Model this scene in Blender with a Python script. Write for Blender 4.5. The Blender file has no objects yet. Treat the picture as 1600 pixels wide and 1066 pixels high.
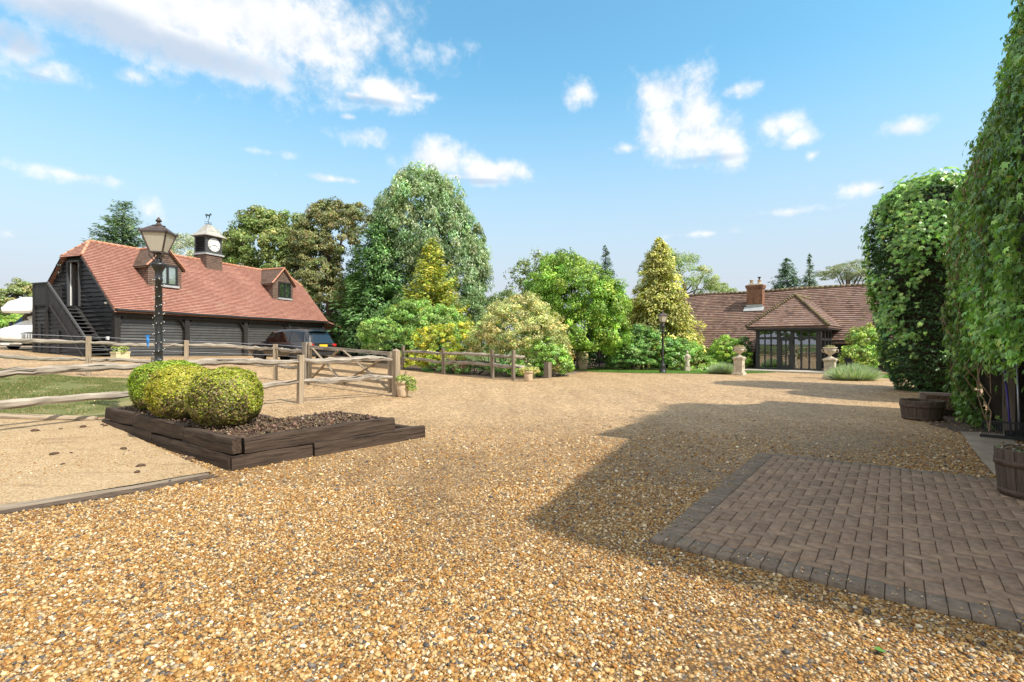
import bpy, bmesh, math, random
import numpy as np
from mathutils import Vector, Matrix, noise as mnoise

R = math.radians
random.seed(7)
rng = np.random.default_rng(7)
SC = bpy.context.scene
COL = SC.collection

# ------------------------------------------------------------------ camera
EYE = 1.57
cd = bpy.data.cameras.new('camera'); cam = bpy.data.objects.new('camera', cd); COL.objects.link(cam)
cam.location = (0, 0, EYE); cam.rotation_euler = (R(90), 0, 0)
cd.sensor_width = 36; cd.lens = 18; cd.shift_y = 0.0025; cd.clip_start = 0.05; cd.clip_end = 3000
SC.camera = cam

def pix(px, py, Y):
    """a point of the place at distance Y (metres ahead) seen along a ray of the survey"""
    return Vector(((px - 800) / 800 * Y, Y, EYE - (py - 537) / 800 * Y))

# ------------------------------------------------------------------ node helper
def N(t, typ, ins=None, **props):
    n = t.nodes.new(typ)
    for k, v in props.items(): setattr(n, k, v)
    for k, v in (ins or {}).items():
        s = n.inputs[k]
        if isinstance(v, bpy.types.NodeSocket): t.links.new(v, s)
        else: s.default_value = v
    return n
def math_(t, op, a, b=0.0, c=0.0, clamp=False):
    return N(t, 'ShaderNodeMath', {0: a, 1: b, 2: c}, operation=op, use_clamp=clamp).outputs[0]
def ramp(t, fac, stops, interp='LINEAR'):
    n = N(t, 'ShaderNodeValToRGB', {0: fac}); cr = n.color_ramp; cr.interpolation = interp
    while len(cr.elements) < len(stops): cr.elements.new(0.5)
    for e, (p, c) in zip(cr.elements, stops):
        e.position = p; e.color = (*c, 1) if len(c) == 3 else c
    return n.outputs[0]
def mixc(t, f, a, b, mode='MIX'):
    n = N(t, 'ShaderNodeMix', data_type='RGBA', blend_type=mode)
    for s, v in ((n.inputs[0], f), (n.inputs[6], a), (n.inputs[7], b)):
        if isinstance(v, bpy.types.NodeSocket): t.links.new(v, s)
        else: s.default_value = v if s == n.inputs[0] else ((*v, 1) if len(v) == 3 else v)
    return n.outputs[2]

# ------------------------------------------------------------------ world: clear sky with fair weather clouds
SUN_AZ = math.atan2(0.82, -0.57)
SUN_EL = R(50)
w = bpy.data.worlds.new('World'); SC.world = w; w.use_nodes = True
t = w.node_tree; t.nodes.clear()
sky = N(t, 'ShaderNodeTexSky', sky_type='NISHITA', sun_disc=False, sun_elevation=SUN_EL, sun_rotation=SUN_AZ,
        altitude=50, air_density=1.25, dust_density=1.2, ozone_density=2.6)
hs = N(t, 'ShaderNodeMix', {0: 1.0, 6: sky.outputs[0], 7: (1.12, 1.80, 1.72, 1)}, data_type='RGBA', blend_type='MULTIPLY')
tc = N(t, 'ShaderNodeTexCoord').outputs['Generated']
sx = N(t, 'ShaderNodeSeparateXYZ', {0: tc}).outputs
az = math_(t, 'ARCTAN2', sx[0], sx[1])
el = math_(t, 'ARCSINE', sx[2])
CLOUDS = [  # px, py, rx, ry, weight : where each cloud stands in the sky (turned into azimuth and elevation)
    (300, 5, 235, 78, 1.62), (120, 0, 150, 48, 1.3), (415, 45, 92, 50, 1.5), (510, 66, 50, 20, .68), (250, 52, 180, 46, 1.35),
    (20, 80, 62, 44, 1.1), (70, 112, 52, 26, 1.0), (205, 118, 42, 24, .62),
    (605, 143, 54, 26, 1.2), (650, 151, 54, 13, .8), (560, 150, 30, 11, .75), (565, 214, 64, 20, .62), (545, 183, 16, 7, .6),
    (690, 252, 50, 26, 1.25), (755, 270, 60, 19, 1.15), (720, 276, 90, 12, .8), (912, 145, 24, 26, .85),
    (1030, 150, 44, 32, 1.15), (1035, 205, 40, 50, 1.2), (1090, 180, 34, 58, 1.2), (1085, 226, 70, 30, 1.3), (1145, 236, 32, 30, 1.15), (980, 231, 36, 14, .7),
    (1150, 140, 44, 16, .72), (1215, 195, 46, 26, .95), (1255, 215, 34, 18, .8), (1268, 243, 22, 11, .7), (1415, 201, 42, 15, .85),
    (1340, 294, 60, 15, .75), (240, 325, 34, 26, .55), (120, 275, 170, 16, .5), (405, 236, 80, 13, .47), (530, 281, 100, 8, .55), (10, 365, 30, 15, .5),
    (1240, 330, 90, 10, .42), (1100, 365, 110, 10, .42)]
GREY = [(230, 66, 250, 34), (20, 62, 70, 34), (150, 30, 120, 40), (575, 158, 60, 8), (1100, 250, 70, 9), (720, 283, 90, 7), (60, 122, 50, 9)]
def azel(px, py):
    d = Vector((px - 800, 800, 537 - py)).normalized()
    return math.atan2(d.x, d.y), math.asin(d.z)
def blobmask(lst, wt=True):
    out = None
    for c in lst:
        px, py, rx, ry = c[:4]; a0, e0 = azel(px, py)
        ra = abs(azel(px + rx, py)[0] - a0); re = abs(azel(px, py - ry)[1] - e0)
        dx = math_(t, 'MULTIPLY', math_(t, 'SUBTRACT', az, a0), 1 / ra)
        dy = math_(t, 'MULTIPLY', math_(t, 'SUBTRACT', el, e0), 1 / re)
        d = math_(t, 'SQRT', math_(t, 'MULTIPLY_ADD', dx, dx, math_(t, 'MULTIPLY', dy, dy)))
        m = math_(t, 'MULTIPLY_ADD', d, -1.0, 1.0 if not wt else c[4])
        out = m if out is None else math_(t, 'MAXIMUM', out, m)
    return out
fb = N(t, 'ShaderNodeTexNoise', {'Vector': tc, 'Scale': 17.0, 'Detail': 10.0, 'Roughness': .62}).outputs[0]
sh = N(t, 'ShaderNodeVectorMath', {0: tc, 1: (.012, 0, .022)}, operation='ADD').outputs[0]
fb2 = N(t, 'ShaderNodeTexNoise', {'Vector': sh, 'Scale': 17.0, 'Detail': 6.0, 'Roughness': .55}).outputs[0]
M = blobmask(CLOUDS)
dens = math_(t, 'ADD', M, math_(t, 'MULTIPLY_ADD', fb, 3.3, -1.64))
alpha = N(t, 'ShaderNodeMapRange', {0: dens, 1: -.34, 2: 1.0, 3: 0.0, 4: .98}, interpolation_type='SMOOTHSTEP').outputs[0]
gm = N(t, 'ShaderNodeMapRange', {0: math_(t, 'ADD', blobmask(GREY, False), math_(t, 'MULTIPLY_ADD', fb, 1.0, -.45)), 1: -.2, 2: .75, 3: 0, 4: .95}, interpolation_type='SMOOTHSTEP').outputs[0]
relief = math_(t, 'MULTIPLY_ADD', math_(t, 'SUBTRACT', fb2, fb), 3.4, .34, clamp=True)
gsum = math_(t, 'MAXIMUM', gm, math_(t, 'MULTIPLY', relief, .45), clamp=True)
CLW = 7.4
ccol = mixc(t, gsum, (CLW, CLW, CLW), (CLW * .56, CLW * .66, CLW * .80))
# pale summer haze low in the air
hz = N(t, 'ShaderNodeMapRange', {0: el, 1: .0, 2: .52, 3: 1.0, 4: 0.0}, interpolation_type='SMOOTHSTEP').outputs[0]
skyc = mixc(t, hz, hs.outputs[2], (4.75, 4.85, 5.55))
bgc = mixc(t, alpha, skyc, ccol)
# bright broken cloud out of view, added overhead and behind as fill light
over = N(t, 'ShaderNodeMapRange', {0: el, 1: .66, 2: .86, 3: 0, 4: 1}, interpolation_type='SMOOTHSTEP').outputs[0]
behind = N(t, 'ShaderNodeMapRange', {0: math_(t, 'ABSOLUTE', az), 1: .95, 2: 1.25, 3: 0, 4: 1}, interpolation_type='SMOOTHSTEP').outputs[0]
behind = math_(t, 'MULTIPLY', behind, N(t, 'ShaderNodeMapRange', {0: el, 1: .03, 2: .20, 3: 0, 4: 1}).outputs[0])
fill_deck = math_(t, 'MAXIMUM', over, behind)
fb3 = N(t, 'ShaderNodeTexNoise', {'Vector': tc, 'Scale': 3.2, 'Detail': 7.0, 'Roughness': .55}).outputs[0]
fill_deck = math_(t, 'MULTIPLY', fill_deck, N(t, 'ShaderNodeMapRange', {0: fb3, 1: .36, 2: .50, 3: 0, 4: .95}, interpolation_type='SMOOTHSTEP').outputs[0])
bgc = mixc(t, fill_deck, bgc, mixc(t, relief, (9.5, 9.3, 9.2), (6.6, 6.8, 7.1)))
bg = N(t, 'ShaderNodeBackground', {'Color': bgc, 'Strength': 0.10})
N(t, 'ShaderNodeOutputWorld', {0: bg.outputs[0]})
w.cycles.sampling_method = 'MANUAL'; w.cycles.sample_map_resolution = 512

# ------------------------------------------------------------------ sun
sd = bpy.data.lights.new('sun', 'SUN'); sun = bpy.data.objects.new('sun', sd); COL.objects.link(sun)
sd.energy = 4.3; sd.angle = R(0.8); sd.color = (1.0, .93, .82)
sdir = Vector((math.sin(SUN_AZ) * math.cos(SUN_EL), math.cos(SUN_AZ) * math.cos(SUN_EL), math.sin(SUN_EL)))
sun.rotation_euler = sdir.to_track_quat('Z', 'Y').to_euler(); sun.location = (30, -20, 40)
SC.view_settings.view_transform = 'Standard'; SC.view_settings.look = 'None'
SC.view_settings.exposure = 0.55; SC.view_settings.gamma = 1.0
SC.cycles.max_bounces = 6; SC.cycles.transparent_max_bounces = 8

# ------------------------------------------------------------------ materials
MAT = {}
def newmat(name):
    m = bpy.data.materials.new(name); m.use_nodes = True; m.node_tree.nodes.clear(); MAT[name] = m
    return m.node_tree
def out(t, s, disp=None):
    o = N(t, 'ShaderNodeOutputMaterial', {0: s})
def pbsdf(t, col, rough=.7, metal=0.0, bump=None, spec=.5, **kw):
    ins = {'Base Color': col if isinstance(col, bpy.types.NodeSocket) else (*col, 1), 'Roughness': rough, 'Metallic': metal, 'Specular IOR Level': spec}
    if bump is not None: ins['Normal'] = bump
    ins.update(kw)
    return N(t, 'ShaderNodeBsdfPrincipled', ins).outputs[0]
def bump(t, h, strength=.5, dist=.02):
    return N(t, 'ShaderNodeBump', {'Height': h, 'Strength': strength, 'Distance': dist}).outputs[0]
def obj_co(t): return N(t, 'ShaderNodeTexCoord').outputs['Object']
def noise(t, co, scale, detail=4, rough=.55): return N(t, 'ShaderNodeTexNoise', {'Vector': co, 'Scale': scale, 'Detail': detail, 'Roughness': rough}).outputs[0]
def stretch(t, co, s): return N(t, 'ShaderNodeVectorMath', {0: co, 1: s}, operation='MULTIPLY').outputs[0]
def plain(name, col, rough=.6, metal=0.0, var=.25, scale=6.0, bs=.0, spec=.5):
    t = newmat(name); co = obj_co(t); n = noise(t, co, scale, 5)
    c = ramp(t, n, [(.3, tuple(x * (1 - var) for x in col)), (.7, tuple(min(1, x * (1 + var)) for x in col))])
    b = bump(t, noise(t, co, scale * 6, 3), bs, .01) if bs else None
    out(t, pbsdf(t, c, rough, metal, b, spec)); return MAT[name]

STONES = [(.0, (.46, .32, .16)), (.13, (.30, .155, .045)), (.27, (.40, .245, .09)), (.40, (.56, .44, .28)), (.50, (.32, .17, .05)),
          (.64, (.42, .26, .10)), (.75, (.24, .12, .04)), (.84, (.15, .13, .12)), (.92, (.36, .20, .065)), (1.0, (.64, .54, .40))]
def gravel_mat():
    t = newmat('gravel'); co = obj_co(t)
    v = N(t, 'ShaderNodeTexVoronoi', {'Vector': co, 'Scale': 52.0, 'Randomness': 1.0}, voronoi_dimensions='3D')
    rnd = N(t, 'ShaderNodeSeparateColor', {0: v.outputs['Color']}).outputs
    c = ramp(t, rnd[0], STONES, 'CONSTANT')
    yy = N(t, 'ShaderNodeSeparateXYZ', {0: co}).outputs[1]
    v2 = N(t, 'ShaderNodeTexVoronoi', {'Vector': co, 'Scale': 31.0}, voronoi_dimensions='3D')
    c2 = ramp(t, N(t, 'ShaderNodeSeparateColor', {0: v2.outputs['Color']}).outputs[1], STONES, 'CONSTANT')
    c = mixc(t, math_(t, 'GREATER_THAN', rnd[2], .62), c, c2)
    gap = N(t, 'ShaderNodeMapRange', {0: v.outputs['Distance'], 1: .32, 2: .62, 3: 1.0, 4: .30}).outputs[0]
    c = mixc(t, 1.0, c, N(t, 'ShaderNodeCombineColor', {0: gap, 1: gap, 2: gap}).outputs[0], 'MULTIPLY')
    big = noise(t, co, .45, 5, .6); mid = noise(t, co, 2.3, 4, .6)
    # worn lanes: finer, browner material pressed between the stones
    f = N(t, 'ShaderNodeMapRange', {0: math_(t, 'MULTIPLY_ADD', mid, .5, math_(t, 'MULTIPLY', big, .7)), 1: .60, 2: .82, 3: 0, 4: .62}, interpolation_type='SMOOTHSTEP').outputs[0]
    fine = ramp(t, noise(t, co, 130, 3), [(.3, (.30, .195, .09)), (.7, (.46, .32, .165))])
    c = mixc(t, math_(t, 'MULTIPLY', f, .55), c, fine)
    # away from the barn the stones are older, paler and bedded down
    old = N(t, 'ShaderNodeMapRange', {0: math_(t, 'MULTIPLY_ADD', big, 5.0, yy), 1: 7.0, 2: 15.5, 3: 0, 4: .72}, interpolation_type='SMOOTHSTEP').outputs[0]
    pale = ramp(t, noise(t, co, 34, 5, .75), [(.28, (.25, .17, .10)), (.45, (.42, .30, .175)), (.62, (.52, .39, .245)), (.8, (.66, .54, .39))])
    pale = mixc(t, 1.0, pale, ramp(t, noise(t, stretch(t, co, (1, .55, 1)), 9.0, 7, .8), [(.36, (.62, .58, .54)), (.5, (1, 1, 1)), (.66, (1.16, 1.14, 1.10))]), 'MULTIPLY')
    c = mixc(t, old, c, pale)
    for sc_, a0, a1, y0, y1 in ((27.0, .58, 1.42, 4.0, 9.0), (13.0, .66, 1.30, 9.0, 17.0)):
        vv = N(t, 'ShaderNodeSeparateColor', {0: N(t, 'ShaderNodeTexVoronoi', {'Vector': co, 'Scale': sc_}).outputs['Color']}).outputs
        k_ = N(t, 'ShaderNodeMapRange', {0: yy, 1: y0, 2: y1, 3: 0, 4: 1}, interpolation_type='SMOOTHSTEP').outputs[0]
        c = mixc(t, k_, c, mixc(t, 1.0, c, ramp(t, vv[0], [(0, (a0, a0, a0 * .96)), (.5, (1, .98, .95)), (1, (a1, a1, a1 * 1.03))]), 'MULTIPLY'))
    tint = ramp(t, big, [(.3, (.93, .92, .90)), (.7, (1.10, 1.06, 1.02))])
    c = mixc(t, 1.0, c, tint, 'MULTIPLY')
    h = math_(t, 'MULTIPLY_ADD', v.outputs['Distance'], -1.0, math_(t, 'MULTIPLY', rnd[1], .5))
    h = math_(t, 'ADD', h, math_(t, 'MULTIPLY', mid, 1.3))
    # wheel lanes: long paler and browner streaks where cars swing in
    rot = N(t, 'ShaderNodeMapping', {'Vector': co, 'Rotation': (0, 0, R(38)), 'Scale': (1.5, .16, 1.0)}, vector_type='POINT').outputs[0]
    c = mixc(t, 1.0, c, ramp(t, noise(t, rot, 1.0, 5, .6), [(.36, (.90, .87, .83)), (.5, (1, 1, 1)), (.64, (1.10, 1.10, 1.10))]), 'MULTIPLY')
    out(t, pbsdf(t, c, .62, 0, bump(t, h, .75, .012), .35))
gravel_mat()
def col_mat(name, rough=.6, spec=.4, var=.2, scale=40, bs=.3):
    t = newmat(name); a = N(t, 'ShaderNodeAttribute', attribute_name='Col').outputs[0]; co = obj_co(t)
    n = ramp(t, noise(t, co, scale, 4), [(.3, (1 - var,) * 3), (.7, (1 + var,) * 3)])
    c = mixc(t, 1.0, a, n, 'MULTIPLY')
    out(t, pbsdf(t, c, rough, 0, bump(t, noise(t, co, scale * 2, 3), bs, .006), spec))
col_mat('pebble', .55, .4, .15, 160, .2)
col_mat('paver', .8, .25, .25, 22, .5)
def foliage_mat(name, trans=.30, rough=.5, spec=.35, gain=1.55):
    t = newmat(name); a = N(t, 'ShaderNodeAttribute', attribute_name='Col').outputs[0]
    a = mixc(t, 1.0, a, (gain * 1.06, gain * .96, gain * 1.08), 'MULTIPLY')
    p = pbsdf(t, a, rough, 0, None, spec)
    tr = N(t, 'ShaderNodeBsdfTranslucent', {0: mixc(t, 1.0, a, (1.2, 1.25, .6), 'MULTIPLY')}).outputs[0]
    out(t, N(t, 'ShaderNodeMixShader', {0: trans, 1: p, 2: tr}).outputs[0])
foliage_mat('foliage', .26, .46, .42, gain=2.0); foliage_mat('glossy_foliage', .28, .36, .55, 2.05); foliage_mat('grass', .3, .6, .25)
def sand_mat():
    t = newmat('sand'); co = obj_co(t)
    n = noise(t, co, 1.4, 6, .62); f = noise(t, co, 90, 4, .7)
    c = ramp(t, n, [(.25, (.25, .165, .085)), (.5, (.38, .265, .145)), (.75, (.50, .37, .23))])
    c = mixc(t, .55, c, ramp(t, f, [(.25, (.15, .10, .05)), (.5, (.33, .235, .13)), (.8, (.54, .43, .29))]))
    vs_ = N(t, 'ShaderNodeTexVoronoi', {'Vector': co, 'Scale': 70.0}); c = mixc(t, .38, c, ramp(t, N(t, 'ShaderNodeSeparateColor', {0: vs_.outputs['Color']}).outputs[0], [(.1, (.13, .085, .04)), (.5, (.40, .28, .155)), (.9, (.62, .5, .34))]))
    st = N(t, 'ShaderNodeMapRange', {0: noise(t, stretch(t, co, (1, 3.2, 1)), 1.1, 6, .7), 1: .55, 2: .72, 3: 0, 4: .85}).outputs[0]
    c = mixc(t, st, c, (.17, .11, .06))
    out(t, pbsdf(t, c, .85, 0, bump(t, math_(t, 'ADD', f, math_(t, 'MULTIPLY', n, 2.5)), .5, .012), .2))
sand_mat()
def turf_mat(name, a, b, dry):
    t = newmat(name); co = obj_co(t)
    c = ramp(t, noise(t, co, 26, 5, .7), [(.3, a), (.7, b)])
    f = N(t, 'ShaderNodeMapRange', {0: noise(t, co, .9, 5, .65), 1: .48, 2: .70, 3: 0, 4: .8}).outputs[0]
    out(t, pbsdf(t, mixc(t, f, c, dry), .9, 0, bump(t, noise(t, co, 60, 3), .6, .02), .15))
turf_mat('turf', (.10, .115, .04), (.17, .175, .065), (.32, .245, .135)); turf_mat('lawn', (.06, .13, .02), (.11, .20, .04), (.12, .19, .04))
turf_mat('field', (.06, .10, .025), (.10, .15, .04), (.16, .15, .06))
plain('earth', (.085, .055, .035), .95, 0, .5, 14, .8)
plain('soil', (.10, .060, .036), .95, 0, .6, 18, .9)
plain('concrete', (.30, .24, .175), .85, 0, .25, 3, .3)
plain('patio_stone', (.40, .36, .30), .8, 0, .2, 3, .3)
def wood(name, dark, light, rough=.75, grain=(2.0, 26.0, 26.0), bs=.6, crack=.6):
    t = newmat(name); co = N(t, 'ShaderNodeAttribute', attribute_name='Grain').outputs['Vector']
    g = noise(t, stretch(t, co, grain), 1.0, 7, .68); big = noise(t, stretch(t, co, (1.2, 4, 4)), 1.0, 4, .6)
    c = ramp(t, g, [(.28, dark), (.52, tuple((a + b) / 2 for a, b in zip(dark, light))), (.72, light)])
    c = mixc(t, N(t, 'ShaderNodeMapRange', {0: big, 1: .35, 2: .65, 3: 0, 4: .45}).outputs[0], c, mixc(t, .5, dark, light))
    k = N(t, 'ShaderNodeMapRange', {0: noise(t, stretch(t, co, (grain[0] * .6, grain[1] * 1.4, grain[2] * 1.4)), 1.0, 3, .5), 1: .60, 2: .66, 3: 0, 4: crack}).outputs[0]
    c = mixc(t, k, c, tuple(x * .25 for x in dark))
    h = math_(t, 'SUBTRACT', g, math_(t, 'MULTIPLY', k, 1.2))
    out(t, pbsdf(t, c, rough, 0, bump(t, h, bs, .012), .25))
wood('sleeper_wood', (.014, .010, .008), (.115, .078, .055), .8, bs=1.0)
wood('oak_rail', (.13, .105, .08), (.52, .46, .385), .85, (2.4, 22, 22), crack=.95, bs=1.0)
wood('oak_post', (.22, .165, .11), (.47, .38, .275), .8, crack=.55, bs=.6)
wood('grey_timber', (.13, .10, .075), (.30, .25, .19), .8)
wood('barrel_wood', (.060, .042, .032), (.17, .125, .095), .75, crack=.4)
wood('black_board', (.012, .012, .0135), (.060, .060, .063), .5, (1.4, 12, 12), .9, .4)
wood('dark_oak', (.012, .011, .012), (.045, .042, .040), .6, bs=.4)
wood('grey_paint_wood', (.055, .056, .058), (.10, .10, .105), .5, bs=.3, crack=.2)
def tile_mat(name, stops, moss=None, tw=.165, gv=.11, var=1.0):
    t = newmat(name); uv = N(t, 'ShaderNodeUVMap', uv_map='UVMap').outputs[0]; co = obj_co(t)
    s = N(t, 'ShaderNodeSeparateXYZ', {0: uv}).outputs
    row = math_(t, 'FLOOR', math_(t, 'DIVIDE', s[1], gv))
    u = math_(t, 'ADD', math_(t, 'DIVIDE', s[0], tw), math_(t, 'MULTIPLY', math_(t, 'MODULO', row, 2.0), .5))
    wn = N(t, 'ShaderNodeTexWhiteNoise', {'Vector': N(t, 'ShaderNodeCombineXYZ', {0: math_(t, 'FLOOR', u), 1: row}).outputs[0]}, noise_dimensions='2D')
    c = ramp(t, math_(t, 'MULTIPLY_ADD', wn.outputs[0], .62 * var, math_(t, 'MULTIPLY_ADD', noise(t, co, .7, 5, .6), 1.1, -.36)), stops)
    joint = math_(t, 'LESS_THAN', math_(t, 'FRACT', u), .06)
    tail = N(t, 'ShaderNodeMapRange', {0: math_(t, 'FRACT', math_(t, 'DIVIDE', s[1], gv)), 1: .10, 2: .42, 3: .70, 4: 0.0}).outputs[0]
    c = mixc(t, math_(t, 'MULTIPLY', joint, .55), c, tuple(x * .3 for x in stops[0][1]))
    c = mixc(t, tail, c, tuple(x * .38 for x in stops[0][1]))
    if moss:
        f = N(t, 'ShaderNodeMapRange', {0: noise(t, co, 2.2, 6, .7), 1: moss[1], 2: moss[1] + .12, 3: 0, 4: .75}).outputs[0]
        c = mixc(t, f, c, moss[0])
    h = math_(t, 'SUBTRACT', math_(t, 'MULTIPLY', wn.outputs[0], .35), math_(t, 'MULTIPLY', joint, 1.0))
    out(t, pbsdf(t, c, .75, 0, bump(t, h, .5, .012), .3))
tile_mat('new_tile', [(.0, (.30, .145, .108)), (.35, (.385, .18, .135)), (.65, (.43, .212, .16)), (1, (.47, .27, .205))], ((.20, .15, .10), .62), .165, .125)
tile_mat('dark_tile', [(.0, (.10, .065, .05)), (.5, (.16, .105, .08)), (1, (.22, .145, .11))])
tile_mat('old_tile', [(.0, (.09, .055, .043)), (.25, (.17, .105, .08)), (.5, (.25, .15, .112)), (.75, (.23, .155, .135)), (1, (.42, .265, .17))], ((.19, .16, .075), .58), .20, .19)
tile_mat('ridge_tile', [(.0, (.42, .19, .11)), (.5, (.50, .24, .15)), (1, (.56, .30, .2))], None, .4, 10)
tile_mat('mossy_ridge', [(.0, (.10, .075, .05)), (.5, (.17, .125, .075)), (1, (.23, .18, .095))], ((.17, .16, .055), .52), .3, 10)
def brick_mat():
    t = newmat('brick'); co = N(t, 'ShaderNodeUVMap', uv_map='UVMap').outputs[0]
    b = N(t, 'ShaderNodeTexBrick', {'Vector': co, 'Color1': (.29, .115, .065, 1), 'Color2': (.19, .08, .05, 1), 'Mortar': (.36, .29, .22, 1), 'Scale': 1.0,
          'Mortar Size': .006, 'Brick Width': .225, 'Row Height': .075, 'Bias': 0.0})
    n = ramp(t, noise(t, obj_co(t), 5, 5), [(.3, (.55, .55, .55)), (.7, (1.2, 1.15, 1.1))])
    out(t, pbsdf(t, mixc(t, 1.0, b.outputs[0], n, 'MULTIPLY'), .85, 0, bump(t, b.outputs[1], -.5, .01), .2))
brick_mat()
plain('black_metal', (.018, .019, .020), .38, 0, .3, 12, .25, .6)
plain('bronze_metal', (.085, .062, .055), .42, .4, .35, 9, .2)
plain('verdigris', (.035, .06, .06), .6, .3, .4, 20)
plain('lead', (.42, .43, .44), .55, .2, .15, 3, .1)
plain('lead_roof', (.36, .345, .31), .65, .1, .2, 4, .1)
plain('white_paint', (.80, .80, .78), .35, 0, .05, 3)
plain('cream_paint', (.66, .62, .52), .5, 0, .1, 4)
plain('grey_door', (.062, .060, .058), .45, 0, .15, 3)
plain('dark_frame', (.020, .021, .023), .45, 0, .25, 8, .15)
plain('terracotta', (.52, .40, .27), .8, 0, .22, 7, .3)
plain('yellow_pot', (.55, .48, .30), .7, 0, .15, 9, .1)
plain('old_stone', (.50, .43, .33), .9, 0, .35, 8, .6)
plain('rubber', (.014, .014, .015), .75, 0, .2, 10)
plain('alloy', (.10, .10, .105), .3, .8, .1, 10)
plain('chrome', (.6, .6, .6), .18, 1.0, .05, 3)
plain('yellow_plate', (.80, .52, .02), .4, 0, .04, 3)
plain('dark_interior', (.05, .042, .035), .8, 0, .3, 2)
plain('timber_floor', (.30, .19, .11), .4, 0, .3, 5)
plain('rust_iron', (.10, .062, .045), .7, .3, .4, 14, .3)
plain('purple_handle', (.075, .045, .26), .4, 0, .1, 5)
plain('silver_pole', (.62, .64, .70), .3, .5, .1, 5)
plain('blue_plastic', (.03, .20, .55), .4, 0, .1, 5)
plain('bark', (.10, .075, .055), .9, 0, .4, 10, .8)
plain('dead_twig', (.26, .17, .10), .9, 0, .3, 10)
plain('dark_twig', (.05, .038, .028), .9, 0, .4, 10)
plain('sofa', (.30, .09, .05), .7, 0, .2, 6)
plain('bulb_glass', (.75, .73, .68), .3, 0, .05, 5)
def car_paint():
    t = newmat('car_paint')
    out(t, pbsdf(t, (.008, .0085, .010), .22, .0, None, .6, **{'Coat Weight': 1.0, 'Coat Roughness': .04}))
car_paint()
def glassy(name, tint, refl, rough=.0):
    t = newmat(name)
    g = N(t, 'ShaderNodeBsdfGlossy', {0: (.95, .97, 1, 1), 1: rough}).outputs[0]
    tr = N(t, 'ShaderNodeBsdfTransparent', {0: (*tint, 1)}).outputs[0]
    f = math_(t, 'POWER', N(t, 'ShaderNodeLayerWeight', {0: .5}).outputs['Facing'], 4.0)
    fac = math_(t, 'MULTIPLY_ADD', f, 1 - refl, refl, clamp=True)
    out(t, N(t, 'ShaderNodeMixShader', {0: fac, 1: tr, 2: g}).outputs[0])
glassy('window_glass', (.75, .8, .78), .22); glassy('car_glass', (.10, .11, .12), .07)
def frosted():
    t = newmat('lantern_glass')
    d = pbsdf(t, (.80, .76, .66), .35, 0, None, .5)
    tr = N(t, 'ShaderNodeBsdfTranslucent', {0: (.85, .80, .70, 1)}).outputs[0]
    out(t, N(t, 'ShaderNodeMixShader', {0: .5, 1: d, 2: tr}).outputs[0])
frosted()
def red_lamp():
    t = newmat('tail_lens'); out(t, pbsdf(t, (.55, .012, .015), .15, 0, None, .6, **{'Coat Weight': 1.0}))
red_lamp()

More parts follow.
